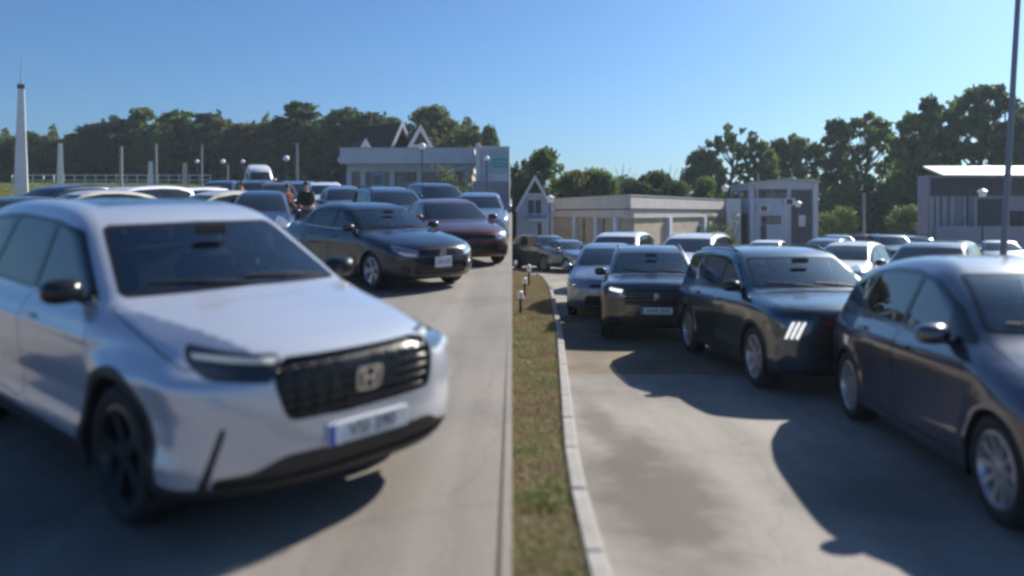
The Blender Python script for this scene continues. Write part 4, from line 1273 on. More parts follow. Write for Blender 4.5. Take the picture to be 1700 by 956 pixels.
def blades(name, pts, h, m, w=.006):
    """short bent grass blades at the given points, one mesh"""
    n = len(pts)
    a = rng.uniform(0, 2 * math.pi, n); lean = rng.uniform(.1, .9, n); hh = h * rng.uniform(.4, 1.3, n)
    dx, dy = np.cos(a), np.sin(a)
    px, py = -dy * w, dx * w
    P0 = pts
    z = np.zeros(n)
    A = P0 + np.stack([px, py, z], 1); B = P0 - np.stack([px, py, z], 1)
    m1 = P0 + np.stack([dx * lean * hh * .25, dy * lean * hh * .25, hh * .6], 1)
    C = m1 - np.stack([px, py, z], 1) * .7; D = m1 + np.stack([px, py, z], 1) * .7
    T = P0 + np.stack([dx * lean * hh * .8, dy * lean * hh * .8, hh * (1.05 - .4 * lean)], 1)
    v = np.stack([A, B, C, D, T], 1).reshape(-1, 3)
    i = np.arange(n) * 5
    me = bpy.data.meshes.new(name)
    f = [tuple(q) for q in np.stack([i, i + 1, i + 2, i + 3], 1).tolist()] + [tuple(q) for q in np.stack([i + 3, i + 2, i + 4], 1).tolist()]
    me.from_pydata(v.tolist(), [], f); me.materials.append(m); me.update()
    o = bpy.data.objects.new(name, me); COL.objects.link(o); o['kind'] = 'stuff'
    return o

# verge grass: clumpy
n = 110000
yy = 2.5 + (34 - 2.5) * rng.uniform(0, 1, n) ** 1.7
kx = np.array([kerb_x(t) for t in yy]) - .12
kx = np.where(yy > 30, kx * np.maximum(.05, (34.5 - yy) / 4.5), kx)
xx = rng.uniform(.02, 1, n) * kx
cl = np.sin(xx * 9 + yy * 2.1) + np.sin(yy * 5.3 - xx * 4) + np.sin(yy * 1.1) * .8 + rng.normal(0, .8, n)
keep = cl > -1.6
pts = np.stack([xx, yy, np.array([gr(t) for t in yy]) + .085], 1)[keep]
tag(blades('verge_grass', pts, .07, M['grass'], .005), 'short dry brown and green grass on the verge inside the kerb', 'grass')
n = 30000
yy = rng.uniform(58, 92, n); u = rng.uniform(-120, 480, n); xx = (u - 850) / FPX * yy
pts = np.stack([xx, yy, np.array([gl(t) for t in yy])], 1)
tag(blades('field_grass', pts, .30, M['grass_field'], .05), 'sunlit yellow green grass on the rise behind the parked cars', 'grass')

# ------------------------------------------------------------------ trees
def tall_row():
    L = []
    # px, top row, distance, kind, seed, leaf material, width factor, label
    A = [
     (5, 226, 98, 'broad', 1, 'leaf_mid', 1.1, 'low green tree at the far left behind the tall white pylon'),
     (48, 220, 99, 'broad', 2, 'leaf_dark', 1.0, 'dark green tree just right of the tall white pylon'),
     (78, 226, 97, 'round', 3, 'leaf_olive', .9, 'lowest pale olive tree between the pylon and the white obelisk'),
     (128, 222, 98, 'broad', 4, 'leaf_mid', 1.0, 'green tree standing just right of the white obelisk'),
     (158, 205, 99, 'round', 5, 'leaf_dark', 1.0, 'dark tree left of the first high crowns of the wood'),
     (196, 190, 100, 'broad', 1, 'leaf_dark', .9, 'high dark crown above the thin post near the left of the wood'),
     (236, 181, 99, 'tall', 2, 'leaf_mid', 1.3, 'pointed tall crown, highest in the left third of the wood'),
     (262, 205, 97, 'round', 3, 'leaf_mid', .9, 'lower rounded tree in the dip right of the pointed crown'),
     (284, 186, 101, 'tall', 4, 'leaf_dark', 1.2, 'narrow dark tree left of the pair of twin tops'),
     (312, 182, 100, 'tall', 1, 'leaf_mid', 1.3, 'left of the twin treetops above the middle of the wood'),
     (340, 187, 99, 'tall', 5, 'leaf_dark', 1.3, 'right of the twin treetops above the middle of the wood'),
     (372, 200, 98, 'broad', 2, 'leaf_olive', 1.0, 'olive green tree with a flat top behind the lamp globes'),
     (404, 206, 96, 'round', 4, 'leaf_rust', 1.0, 'rusty brown leaved tree standing in the green wood'),
     (438, 204, 97, 'broad', 3, 'leaf_mid', .9, 'mid green tree between the rusty tree and the tall spiky one'),
     (466, 196, 98, 'broad', 5, 'leaf_dark', .8, 'dark tree leaning against the tall spiky tree'),
     (496, 171, 97, 'tall', 3, 'leaf_dark', 1.5, 'tall spiky dark tree, the highest left of the gabled roofs'),
     (532, 197, 97, 'broad', 1, 'leaf_mid', .9, 'sunlit green tree between the spiky tree and the broad ones'),
     (574, 182, 95, 'broad', 4, 'leaf_dark', 1.1, 'broad dark tree left of the big brown roof'),
     (618, 189, 94, 'broad', 2, 'leaf_dark', 1.0, 'dark tree directly behind the ridge of the big brown roof'),
     (652, 196, 96, 'sparse', 3, 'leaf_mid', .9, 'thin tree with a few high twigs above the brown roofs'),
     (716, 179, 90, 'round', 2, 'leaf_olive', 1.0, 'large soft domed tree right of the gabled roofs'),
     (742, 196, 92, 'round', 5, 'leaf_mid', .8, 'green tree on the right shoulder of the large domed tree'),
     (784, 206, 88, 'round', 1, 'leaf_olive', .8, 'wide sunlit olive tree above the end of the long shop roof'),
     (812, 209, 86, 'round', 4, 'leaf_mid', .42, 'rounded tree above the building with the teal sign'),
    ]
    for (u, v, D, k, sd, lm_, w, lab) in A:
        x = at(u, D); H = zrow(v, D) - gl(D)
        tree('tree', x, D, H * 1.02, k, M[lm_], lab, group='trees of the wood behind the upper lot', seed=sd, leaf=.30, wid=w)
    B = [
     (868, 262, 62, 'round', 1, 'leaf_dark', .50, 'dark tree rising behind the ridge of the narrow gabled house'),
     (903, 250, 64, 'round', 2, 'leaf_mid', .62, 'tall rounded green tree just right of the narrow gabled house'),
     (948, 284, 64, 'broad', 3, 'leaf_olive', .9, 'greyish olive bush tree above the left end of the long white parapet'),
     (992, 281, 65, 'round', 4, 'leaf_mid', .8, 'bright green tree above the left half of the long white parapet'),
     (1030, 294, 66, 'broad', 5, 'leaf_mid', .8, 'lowest green tree above the corner of the long white parapet'),
     (1062, 288, 66, 'broad', 1, 'leaf_dark', .8, 'dark tree with bare twigs above the corner of the parapet'),
     (1092, 286, 67, 'broad', 2, 'leaf_dark', .8, 'dark tree left of the bare forked twigs'),
     (1128, 302, 66, 'round', 3, 'leaf_mid', .7, 'low green tree in front of the dark round tree'),
     (1166, 247, 78, 'round', 5, 'leaf_dark', .62, 'dense dark round tree beside the tall see-through tree'),
     (1172, 296, 66, 'round', 2, 'leaf_mid', .62, 'lower green tree at the foot of the dark round tree'),
     (1216, 205, 80, 'sparse', 1, 'leaf_dark', .85, 'tall see-through tree behind the left end of the two-storey block'),
     (1262, 236, 80, 'sparse', 2, 'leaf_mid', .8, 'thin dark tree behind the roof peak of the two-storey block'),
     (1288, 232, 84, 'broad', 3, 'leaf_dark', .6, 'dark tree above the roof peak of the two-storey block'),
     (1326, 226, 84, 'sparse', 4, 'leaf_mid', .8, 'green tree above the right end of the two-storey block'),
     (1356, 238, 82, 'sparse', 5, 'leaf_mid', .6, 'tree between the two-storey block and the pair of high open crowns'),
     (1392, 201, 80, 'sparse', 3, 'leaf_dark', .8, 'left tree of the pair with high open crowns'),
     (1440, 192, 80, 'sparse', 4, 'leaf_mid', .85, 'right tree of the pair with high open crowns'),
     (1478, 262, 84, 'sparse', 5, 'leaf_mid', .5, 'thin low tree at the edge of the gap of open sky'),
     (1520, 186, 72, 'tall', 5, 'leaf_mid', .85, 'narrow wispy tree on the right side of the sky gap'),
     (1548, 164, 72, 'sparse', 3, 'leaf_dark', .6, 'tall dark tree with a pointed top left of the far right building'),
     (1592, 158, 74, 'sparse', 1, 'leaf_mid', .8, 'tall dark tree behind the left end of the grey hall'),
     (1630, 146, 73, 'sparse', 2, 'leaf_dark', .95, 'highest broad tree above the grey hall on the right'),
     (1672, 160, 73, 'sparse', 5, 'leaf_dark', .7, 'broad dark tree behind the tall pole on the right'),
     (1720, 170, 74, 'broad', 4, 'leaf_dark', .7, 'dark tree at the right edge beyond the tall pole'),
     (1400, 300, 76, 'round', 1, 'leaf_mid', .9, 'dense green tree low below the pair of open crowns'),
     (1450, 305, 75, 'round', 3, 'leaf_dark', .9, 'dense dark green tree behind the pale post'),
     (1500, 285, 74, 'round', 4, 'leaf_mid', .8, 'dense green tree under the gap of open sky'),
     (1545, 262, 72, 'round', 2, 'leaf_dark', .7, 'dark green tree at the left corner of the grey hall'),
    ]
    for (u, v, D, k, sd, lm_, w, lab) in B:
        x = at(u, D); H = zrow(v, D) - gr(D)
        tree('tree', x, D, H * 1.02, k, M[lm_], lab, group='trees behind the lower lot', seed=sd, leaf=.30, wid=w)
    for (u, v, D, w, lab) in [(1371, 352, 62, .8, 'smallest light green bush beside the two-storey block'), (1401, 343, 61, .8, 'light green bush left of the pale post'), (1505, 341, 60, 1.0, 'wide light green bush left of the grey hall')]:
        x = at(u, D); H = zrow(v, D) - gr(D)
        tree('bush', x, D, H, 'bush', M['leaf_light'], lab, 'bush', 'light green bushes', seed=7, leaf=.12, wid=w, H0=4.0)
tall_row()
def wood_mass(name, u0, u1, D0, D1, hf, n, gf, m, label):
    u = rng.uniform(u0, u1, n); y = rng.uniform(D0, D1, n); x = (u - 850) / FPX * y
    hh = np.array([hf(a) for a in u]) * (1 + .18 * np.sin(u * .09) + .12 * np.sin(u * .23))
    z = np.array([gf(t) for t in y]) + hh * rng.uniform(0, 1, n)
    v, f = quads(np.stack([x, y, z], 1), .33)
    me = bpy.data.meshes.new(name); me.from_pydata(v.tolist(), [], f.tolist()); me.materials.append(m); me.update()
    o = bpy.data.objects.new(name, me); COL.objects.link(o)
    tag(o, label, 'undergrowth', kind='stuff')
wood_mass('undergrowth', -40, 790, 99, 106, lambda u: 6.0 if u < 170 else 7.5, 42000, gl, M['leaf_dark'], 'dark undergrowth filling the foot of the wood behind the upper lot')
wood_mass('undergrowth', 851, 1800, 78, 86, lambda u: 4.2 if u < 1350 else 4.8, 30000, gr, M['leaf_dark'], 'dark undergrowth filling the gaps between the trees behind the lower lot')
# bare forked twigs above the parapet
for (u, v, D, lab) in [(1025, 272, 63, 'bare thin twigs sticking up above the parapet corner'), (1103, 273, 63, 'bare forked twigs right of the parapet corner')]:
    x = at(u, D); z1 = zrow(v, D); z0 = gr(D)
    b = MB()
    b.tube([(0, 0, 0), (.2, 0, (z1 - z0) * .6), (.5, 0, z1 - z0)], [.10, .06, .02], 6)
    for (a, h_, e) in [(-.9, .72, .93), (.9, .66, .97), (-.4, .80, .98), (1.4, .75, .9)]:
        b.tube([(.22, 0, (z1 - z0) * h_), (.22 + a, .2, (z1 - z0) * e)], [.035, .012], 5)
    o = b.build('bare_tree', M['bark']); o.location = (x, D, z0); tag(o, lab, 'tree')
M['pole_white'] = mat('white_painted_steel', (.70, .71, .72), .45, var=.06, vscale=2)
M['pole_grey'] = mat('grey_steel', (.22, .24, .27), .5, .3)
# ------------------------------------------------------------------ buildings
M['render_white'] = mat('white_render', (.58, .60, .63), .8, var=.06, vscale=1.5, bump=.1)
M['render_cream'] = mat('cream_render', (.46, .44, .42), .85, var=.08, vscale=1.2, bump=.1)
M['render_blue'] = mat('pale_blue_render', (.48, .54, .62), .8, var=.06, vscale=1.5, bump=.1)
M['render_beige'] = mat('beige_stone_cladding', (.36, .31, .24), .85, var=.2, vscale=3, bump=.3)
M['roof_brown'] = mat('brown_roof', (.055, .035, .035), .8, var=.2, vscale=4, bump=.3)
M['fascia_dark'] = mat('dark_line_trim', (.06, .065, .08), .6)
M['hall_grey'] = mat('grey_lilac_panel', (.30, .31, .36), .7, var=.06, vscale=2)
M['hall_roof'] = mat('pale_metal_roof', (.42, .41, .40), .5, var=.05)
M['teal'] = mat('teal_sign', (.06, .38, .36), .5)
M['sign_white'] = mat('pale_sign_board', (.30, .44, .52), .5)
M['pane'] = mat('window_pane', (.02, .03, .045), .06, spec=.8)
M['door_blue'] = mat('blue_white_door', (.35, .46, .62), .5)
M['wood_dark'] = mat('dark_timber', (.05, .04, .04), .7)

def part(nm, m, root, *boxes, bev=0):
    b = MB()
    for bx in boxes: b.box(*bx)
    return b.build(nm, m, root)
def window(root, x0, x1, y, z0, z1, nx=2, nz=1, m=None, depth=.12):
    """frame proud of the wall with glazing bars, the panes behind them"""
    b = MB(); t = .05
    b.box(x0, x1, y - .05, y + depth, z1 - t, z1); b.box(x0, x1, y - .05, y + depth, z0, z0 + t)
    b.box(x0, x0 + t, y - .05, y + depth, z0 + t, z1 - t); b.box(x1 - t, x1, y - .05, y + depth, z0 + t, z1 - t)
    for i in range(1, nx):
        xx = x0 + (x1 - x0) * i / nx; b.box(xx - .025, xx + .025, y - .04, y + depth, z0 + t, z1 - t)
    for i in range(1, nz):
        z_ = z0 + (z1 - z0) * i / nz; b.box(x0 + t, x1 - t, y - .035, y + depth, z_ - .02, z_ + .02)
    w = b.build('window', m or M['fascia_dark'], root)
    MB().box(x0 + .01, x1 - .01, y - .012, y + .0, z0 + .01, z1 - .01).build('pane', M['pane'], w)
    return w

# long single-storey shop on the upper lot
D = 50.0; g0 = gl(D) - .3
X = lambda u: at(u, D)
Z = lambda v: zrow(v, D)
rt = empty('shop_building', (0, D, 0)); tag(rt, 'long low shop with a deep white parapet over beige walls, left half of the view', 'building')
part('wall', M['render_beige'], rt, (X(580), X(782), 0, 9, g0, Z(285)))
part('parapet', M['render_white'], rt, (X(569), X(789), -.9, 9.4, Z(273), Z(248)))
part('coping', M['hall_roof'], rt, (X(568), X(790), -.95, 9.45, Z(248), Z(246.5)))
part('fascia', M['render_white'], rt, (X(577), X(785), -.12, 9.05, Z(285), Z(273)))
for u in (581, 604, 652, 697, 752, 776):
    part('pilaster', M['render_white'], rt, (X(u) - .16, X(u) + .16, -.30, 0, g0, Z(285)))
dr = part('door', M['door_blue'], rt, (X(618), X(637), -.06, .0, g0, Z(287)))
part('door_panel', M['pane'], dr, (X(620), X(635), -.075, -.058, Z(306), Z(290)))
window(rt, X(677), X(690), 0, Z(300), Z(282), 1, 1)
window(rt, X(737), X(749), 0, Z(300), Z(283), 1, 1)
b = MB(); b.lathe([(.0001, -.08), (.16, -.06), (.16, .06), (.0001, .08)], 12, 'z', (X(629), -.2, Z(281))); b.build('wall_lamp', M['render_white'], rt)

def a_frame(name, apex_u, apex_v, D, dirx, diry, length, slope, label, gable_m, g, tiles=True, trim=True, feat=False):
    """steep tent-shaped house: ridge runs from the apex along (dirx, diry)"""
    ax, az = at(apex_u, D), zrow(apex_v, D)
    rt = empty(name, (ax, D, 0), math.atan2(diry, dirx)); tag(rt, label, 'house')
    # local frame: x along ridge, y across
    H = az - g; w = H / slope
    for s in (-1, 1):
        b = MB(); n = np.array([0, s * slope, 1.0]); n /= np.linalg.norm(n); t = .14
        P0 = [(-.25, 0, az + .03), (length, 0, az + .03), (length, s * w, g + .03), (-.25, s * w, g + .03)]
        P1 = [(p[0], p[1] - n[1] * t, p[2] - n[2] * t) for p in P0]
        b.add(P0 + P1, [(0, 1, 2, 3), (7, 6, 5, 4), (0, 4, 5, 1), (1, 5, 6, 2), (2, 6, 7, 3), (3, 7, 4, 0)])
        rf = b.build('roof', M['roof_brown'], rt)
        # courses of shingles
        if tiles:
            b = MB(); L_ = math.hypot(w, H); nr = int(L_ / .45)
            for i in range(nr):
                q = (i + .1) / nr; q2 = (i + 1) / nr
                a1, a2 = (s * w * q, az - H * q + .03), (s * w * q2, az - H * q2 + .03)
                b.add([(-.25, a1[0] + n[1] * .01, a1[1] + n[2] * .01), (length, a1[0] + n[1] * .01, a1[1] + n[2] * .01), (length, a2[0] + n[1] * .04, a2[1] + n[2] * .04), (-.25, a2[0] + n[1] * .04, a2[1] + n[2] * .04),
                       (-.25, a2[0], a2[1]), (length, a2[0], a2[1])], [(0, 1, 2, 3), (3, 2, 5, 4)])
            c = b.build('shingle_courses', M['roof_brown'], rf, fix=False); c['kind'] = 'stuff'
        b = MB()
        P0 = [(-.32, 0, az + .16), (-.32, s * (w + .05), g + .08), (-.32, s * (w - .26), g + .0), (-.32, 0, az - .36)]
        P1 = [(p[0] + .07, p[1], p[2]) for p in P0]
        b.add(P0 + P1, [(0, 1, 2, 3), (7, 6, 5, 4), (0, 4, 5, 1), (1, 5, 6, 2), (2, 6, 7, 3), (3, 7, 4, 0)])
        b.build('bargeboard', M['render_white'], rt)
    k = .35                                                     # dark timber top of the gable, white wall below
    part_ = MB().prism([(0, az - .12), (-w * k, az - .12 - H * k), (w * k, az - .12 - H * k)], -.02, .06, 'yz').build('gable_boards', M['wood_dark'], rt)
    MB().prism([(-w * k, az - .12 - H * k), (w * k, az - .12 - H * k), (w - .08, g), (-w + .08, g)], -.04, .06, 'yz').build('gable_wall', gable_m, rt)
    MB().prism([(0, az - .1), (-w + .05, g), (w - .05, g)], length - .1, length, 'yz').build('rear_wall', gable_m, rt)
    return rt, ax, az, w
a_frame('a_frame_house', 664, 203, 61, -.80, .60, 4.2, 1.75, 'larger steep brown roofed house with white bargeboard behind the long shop', M['render_white'], gl(60) - .2)
r2, ax, az, w = a_frame('a_frame_house', 697, 210, 59.5, -.30, .95, 3.0, 1.75, 'smaller gabled house beside the larger brown roof, white sill under its dark gable', M['render_white'], gl(60) - .2)
MB().rbox(-.10, 0, az - 1.50, .25, 1.6, .22, .03).build('sill', M['render_white'], r2)
a_frame('dormer_gable', 605, 233, 57.5, -.5, .86, 1.6, 1.7, 'smallest gable peeping over the left end of the long white parapet', M['render_white'], zrow(253, 57.5), False)

# shop with the teal sign at the brink of the upper lot
D = 46.0; g0 = gl(D) - .3
rt = empty('sign_building', (0, D, 0)); tag(rt, 'pale blue flat roofed block carrying a teal sign, right of the long shop', 'building')
part('wall', M['render_blue'], rt, (X(791), -.14, 0, 6, g0, Z(246)))
part('coping', M['render_white'], rt, (X(789), -.13, -.12, 6.1, Z(246), Z(243)))
part('corner_post', M['render_white'], rt, (X(790), X(797), -.3, -.01, g0, Z(238)))
sg = part('sign_board', M['sign_white'], rt, (X(810), -.20, -.09, -.01, Z(288), Z(252)))
part('sign_panel', M['teal'], sg, (X(818), -.24, -.12, -.092, Z(279), Z(263)))
part('sign_lettering', M['sign_white'], sg, (X(822), X(843), -.13, -.122, Z(270), Z(267)), (X(822), X(836), -.13, -.122, Z(275), Z(273)))
part('base_wall', M['hall_grey'], rt, (X(786), -.15, -1.2, -.9, g0, Z(302)))

# narrow gabled house at the left of the lower lot
D = 42.0; g0 = gr(D) - .1
hr = empty('gabled_house', (0, D, 0)); tag(hr, 'narrow white gabled house with a small balcony beside the long parapet', 'house')
ax = X(888); hw = .98; ez = Z(345)
b = MB(); b.prism([(ax - hw, g0), (ax + hw, g0), (ax + hw, ez), (ax, Z(293)), (ax - hw, ez)], 0, 7, 'xz'); b.build('wall', M['render_blue'], hr)
for s in (-1, 1):
    b = MB()
    x1, z1 = ax + s * (hw + .10), ez - .17
    b.prism([(ax, Z(290)), (x1, z1), (x1 - s * .16, z1 - .02), (ax, Z(290) - .30)] if s > 0 else [(ax, Z(290)), (ax, Z(290) - .30), (x1 - s * .16, z1 - .02), (x1, z1)], -.35, -.27, 'xz')
    b.build('bargeboard', M['render_white'], hr)
    b = MB(); b.prism([(ax, Z(290) + .02), (x1 + s * .02, z1 + .02), (x1 - s * .08, z1 - .04), (ax, Z(290) - .12)], -.27, 7.3, 'xz'); b.build('roof', M['roof_brown'], hr)
MB().prism([(ax, Z(296)), (ax + .42, Z(321)), (ax - .42, Z(321))], -.06, -.002, 'xz').build('gable_boards', M['wood_dark'], hr)
part('string_course', M['render_white'], hr, (ax - .46, ax + .46, -.08, -.003, Z(324), Z(321)))
window(hr, X(877), X(886), 0, Z(358), Z(332), 1, 2); window(hr, X(889), X(898), 0, Z(358), Z(332), 1, 2)
part('balcony', M['render_blue'], hr, (X(875), X(908), -.7, -.01, Z(367), Z(363)), (X(875), X(876.5), -.7, -.02, Z(363), Z(355)), (X(906.5), X(908), -.7, -.02, Z(363), Z(355)), (X(875), X(908), -.7, -.66, Z(356), Z(354.5)))
dr = part('door', M['door_blue'], hr, (X(879), X(891), -.05, -.003, g0, Z(370)))
part('door_panel', M['pane'], hr, (X(893), X(899), -.05, -.003, g0, Z(370)))

# long low building with the bent parapet
lb = empty('long_building', (0, 0, 0)); tag(lb, 'long low building with a bent white parapet and beige panels between pale pilasters', 'building')
pl = [(3.0, 58.0), (at(1045, 45), 45.0), (18.0, 63.5)]
gz0 = -2.5
def wall_run(a, c, z0, z1, off, th, m, nm, root, s0=0, s1=1):
    d = Vector((c[0] - a[0], c[1] - a[1], 0)); L_ = d.length; d.normalize(); nrm = Vector((d.y, -d.x, 0))
    p0 = Vector((a[0], a[1], 0)) + d * L_ * s0; p1 = Vector((a[0], a[1], 0)) + d * L_ * s1
    q = [p0 + nrm * off, p1 + nrm * off, p1 + nrm * (off - th), p0 + nrm * (off - th)]
    b = MB(); b.add([(v.x, v.y, z0) for v in q] + [(v.x, v.y, z1) for v in q], [(0, 1, 2, 3), (7, 6, 5, 4), (0, 4, 5, 1), (1, 5, 6, 2), (2, 6, 7, 3), (3, 7, 4, 0)])
    return b.build(nm, m, root)
zt, zm, zl = 2.76, 1.92, 1.42
for (a, c) in ((pl[0], pl[1]), (pl[1], pl[2])):
    wall_run(a, c, gz0, zl, 0, .3, M['render_beige'], 'wall', lb)
    wall_run(a, c, zm + .05, zt - .06, .22, .3, M['render_cream'], 'parapet', lb, -.015, 1.0)
    wall_run(a, c, zm - .02, zm + .05, .20, .3, M['fascia_dark'], 'dark_band', lb, -.012, 1.0)  # thin dark band between parapet and fascia
    wall_run(a, c, zt - .06, zt, .26, .4, M['hall_roof'], 'coping', lb, -.02, 1.0)
    wall_run(a, c, zl, zm - .02, .12, .4, M['render_cream'], 'fascia', lb)
b = MB(); b.add([(3.0, 58, zt - .2), (pl[1][0], 45, zt - .2), (18, 63.5, zt - .2), (12, 72, zt - .2)], [(0, 1, 2, 3)]); b.build('flat_roof', M['fascia_dark'], lb)
a, c = pl[0], pl[1]
def s_of(u, a, c):
    """fraction along the run where it crosses the column u"""
    k = (u - 850) / FPX
    return (k * a[1] - a[0]) / ((c[0] - a[0]) - k * (c[1] - a[1]))
for u in (958, 964 + 30, 1027):
    s = s_of(u, a, c); wall_run(a, c, gz0, zl, .25, .25, M['render_blue'], 'pilaster', lb, s - .018, s + .018)
for u in (1108, 1166, 1215):
    s = s_of(u, *pl[1:]); wall_run(pl[1], pl[2], gz0, zl, .25, .25, M['render_blue'], 'pilaster', lb, s - .012, s + .012)
s = s_of(1012, a, c); wall_run(a, c, gz0, .5, .06, .05, M['door_blue'], 'door', lb, s - .03, s + .03)
s = s_of(1159, *pl[1:]); wall_run(pl[1], pl[2], -.2, .7, .05, .04, M['pane'], 'window', lb, s - .012, s + .012)
for u in (970, 1003): 
    s = s_of(u, a, c); wall_run(a, c, gz0, zl - .1, .05, .04, M['wood_dark'], 'downpipe', lb, s - .006, s + .006)

# two-storey block
D = 60.0; g0 = gr(D) - .3
tb = empty('two_storey_block', (0, D, 0)); tag(tb, 'pale blue two-storey block with a shallow pitched roof and a dark tall panel', 'building')
prof = [(X(1245), g0), (X(1356), g0), (X(1356), Z(303)), (X(1305), Z(299)), (X(1245), Z(306))]
MB().prism(prof, 0, 5.4, 'xz').build('wall', M['render_blue'], tb)
MB().prism([(X(1242), Z(306) - .12), (X(1242), Z(303)), (X(1305), Z(295.5)), (X(1360), Z(300)), (X(1360), Z(300) - .16), (X(1305), Z(295.5) - .2)], -.3, 5.7, 'xz').build('roof', M['hall_roof'], tb)
for (ya, yb) in ((.5, 2.5), (3.0, 4.9)):
    w_ = part('window', M['fascia_dark'], tb, (X(1245) - .06, X(1245) - .002, ya, yb, Z(329), Z(315)))
    part('pane', M['pane'], w_, (X(1245) - .075, X(1245) - .062, ya + .06, yb - .06, Z(329) + .06, Z(315) - .06))
window(tb, X(1253), X(1280), 0, Z(329), Z(314), 3, 1); window(tb, X(1282), X(1306), 0, Z(329), Z(314), 2, 1)
pn = part('dark_panel', M['fascia_dark'], tb, (X(1314), X(1347), -.10, -.002, g0, Z(315)))
part('poster', M['render_white'], pn, (X(1323), X(1336), -.125, -.102, Z(376), Z(357)))
part('corner_column', M['render_white'], tb, (X(1349), X(1357), -.18, -.003, g0, Z(304)))
part('corner_column', M['render_white'], tb, (X(1244), X(1251), -.15, -.003, g0, Z(330)))
window(tb, X(1264), X(1296), 0, Z(372), Z(358), 2, 1)
dr = part('door', M['wood_dark'], tb, (X(1245) - .05, X(1245) - .004, .6, 3.4, g0, Z(356)))
dr = part('door', M['wood_dark'], tb, (X(1263), X(1272), -.05, -.004, g0, Z(373)))
part('side_box', M['render_white'], tb, (X(1199), X(1221), -1.4, -.6, g0, Z(330)))
for (x_, z_) in ((X(1300), Z(341)), (X(1258), Z(352))):
    ac = part('cooling_unit', M['pole_white'], tb, (x_, x_ + .8, -.34, -.004, z_, z_ + .55))
    part('fan_grille', M['wood_dark'], ac, (x_ + .15, x_ + .6, -.352, -.342, z_ + .08, z_ + .47))
MB().tube([(X(1250) + .25, -.22, Z(307)), (X(1250) + .25, -.22, g0)], .05, 8).build('downpipe', M['pole_white'], tb)
for u_ in (1272, 1330):
    MB().tube([(X(u_), 2, Z(299) - .2), (X(u_), 2, Z(299) + .7)], .07, 8).build('roof_vent', M['pole_grey'], tb)
# grey hall on the far right
D = 45.0; g0 = gr(D) - .3
hb = empty('grey_hall', (0, D, 0)); tag(hb, 'grey hall with a pale overhanging roof behind the cars on the far right', 'building')
part('wall', M['hall_grey'], hb, (X(1541), X(1790), 0, 1.2, g0, Z(291)))
b = MB(); b.add([(X(1553), -.8, Z(291)), (X(1800), -.8, Z(291)), (X(1800), 2.0, Z(272)), (X(1562), 2.0, Z(272)), (X(1553), -.8, Z(293.5)), (X(1800), -.8, Z(293.5)), (X(1800), 2.0, Z(276)), (X(1562), 2.0, Z(276))],
    [(0, 1, 2, 3), (7, 6, 5, 4), (0, 4, 5, 1), (1, 5, 6, 2), (2, 6, 7, 3), (3, 7, 4, 0)]); b.build('roof', M['hall_roof'], hb)
part('upper_band', M['fascia_dark'], hb, (X(1545), X(1785), -.08, -.003, Z(325), Z(296)))
for i, u in enumerate((1543, 1552, 1563, 1576, 1598, 1615)):
    part('wall_rib', M['render_cream'], hb, (X(u), X(u) + .17, -.14, -.004, g0, Z(327)))
pn = part('dark_bay', M['fascia_dark'], hb, (X(1622), X(1670), -.05, -.003, g0, Z(330)))
part('bay_door', M['wood_dark'], hb, (X(1676), X(1700), -.05, -.003, g0, Z(350)))
part('low_wall', M['hall_grey'], hb, (X(1505), X(1700), -3.2, -3.0, g0, Z(374)))

# ------------------------------------------------------------------ posts, pylons, lamps, fence
M['pole_dark'] = mat('dark_steel', (.03, .035, .045), .5)
M['globe'] = mat('lamp_globe', (.85, .86, .88), .3)
M['post_pink'] = mat('pinkish_post', (.55, .40, .36), .7, var=.1)
def pyramidal(name, u, D, v_top, w0, w1, m, label, cat, cap=None, group=None):
    x = at(u, D); g = gz(x, D); zt = zrow(v_top, D)
    b = MB(); n = 4
    vs = [(sx * w0 / 2, sy * w0 / 2, -.3) for sx, sy in ((-1, -1), (1, -1), (1, 1), (-1, 1))] + [(sx * w1 / 2, sy * w1 / 2, zt - g) for sx, sy in ((-1, -1), (1, -1), (1, 1), (-1, 1))]
    b.add(vs, [(0, 1, 5, 4), (1, 2, 6, 5), (2, 3, 7, 6), (3, 0, 4, 7), (4, 5, 6, 7)])
    r = empty(name, (x, D, g), .5); tag(r, label, cat, group)
    b.build('shaft', m, r)
    if cap:
        MB().rbox(0, 0, zt - g + .1, w1 * 1.25, w1 * 1.25, .35, .04).build('cap', M['pole_dark'], r)
        MB().tube([(0, 0, zt - g + .25), (0, 0, cap - g)], [.05, .015], 6).build('antenna', M['pole_grey'], r)
    return r
pyramidal('pylon', 35, 62, 146, 1.0, .42, M['pole_white'], 'tall tapering white pylon with an antenna at the left edge', 'pylon', zrow(85, 62))
pyramidal('obelisk', 100, 70, 238, .60, .32, M['pole_white'], 'white obelisk standing in the field right of the tall pylon', 'obelisk')
pyramidal('obelisk', 250, 68, 268, .50, .30, M['pole_white'], 'short white marker post beside a thin steel pole in the field', 'post', group='short marker posts')
pyramidal('obelisk', 307, 68, 270, .50, .30, M['post_pink'], 'short pinkish marker post near the middle of the field', 'post', group='short marker posts')
def pole(u, D, v, rad, m, label, lean=0.0, cat='pole', group='thin steel poles'):
    x = at(u, D); g = gz(x, D); zt = zrow(v, D)
    b = MB().tube([(0, 0, -.2), (0, 0, .5), (lean, 0, zt - g)], [rad * 1.3, rad * 1.1, rad * .8], 10)
    r = empty('steel_pole', (x, D, g)); tag(r, label, cat, group)
    b.build('shaft', m, r, smooth=True, angle=60)
    MB().rbox(0, 0, .03, rad * 5, rad * 5, .06, .01).build('base_plate', m, r)
pole(201, 75, 243, .16, M['pole_grey'], 'grey pole in front of the dark wood, right of the white obelisk')
pole(259, 72, 238, .12, M['pole_grey'], 'thin grey pole rising just behind the short white marker post')
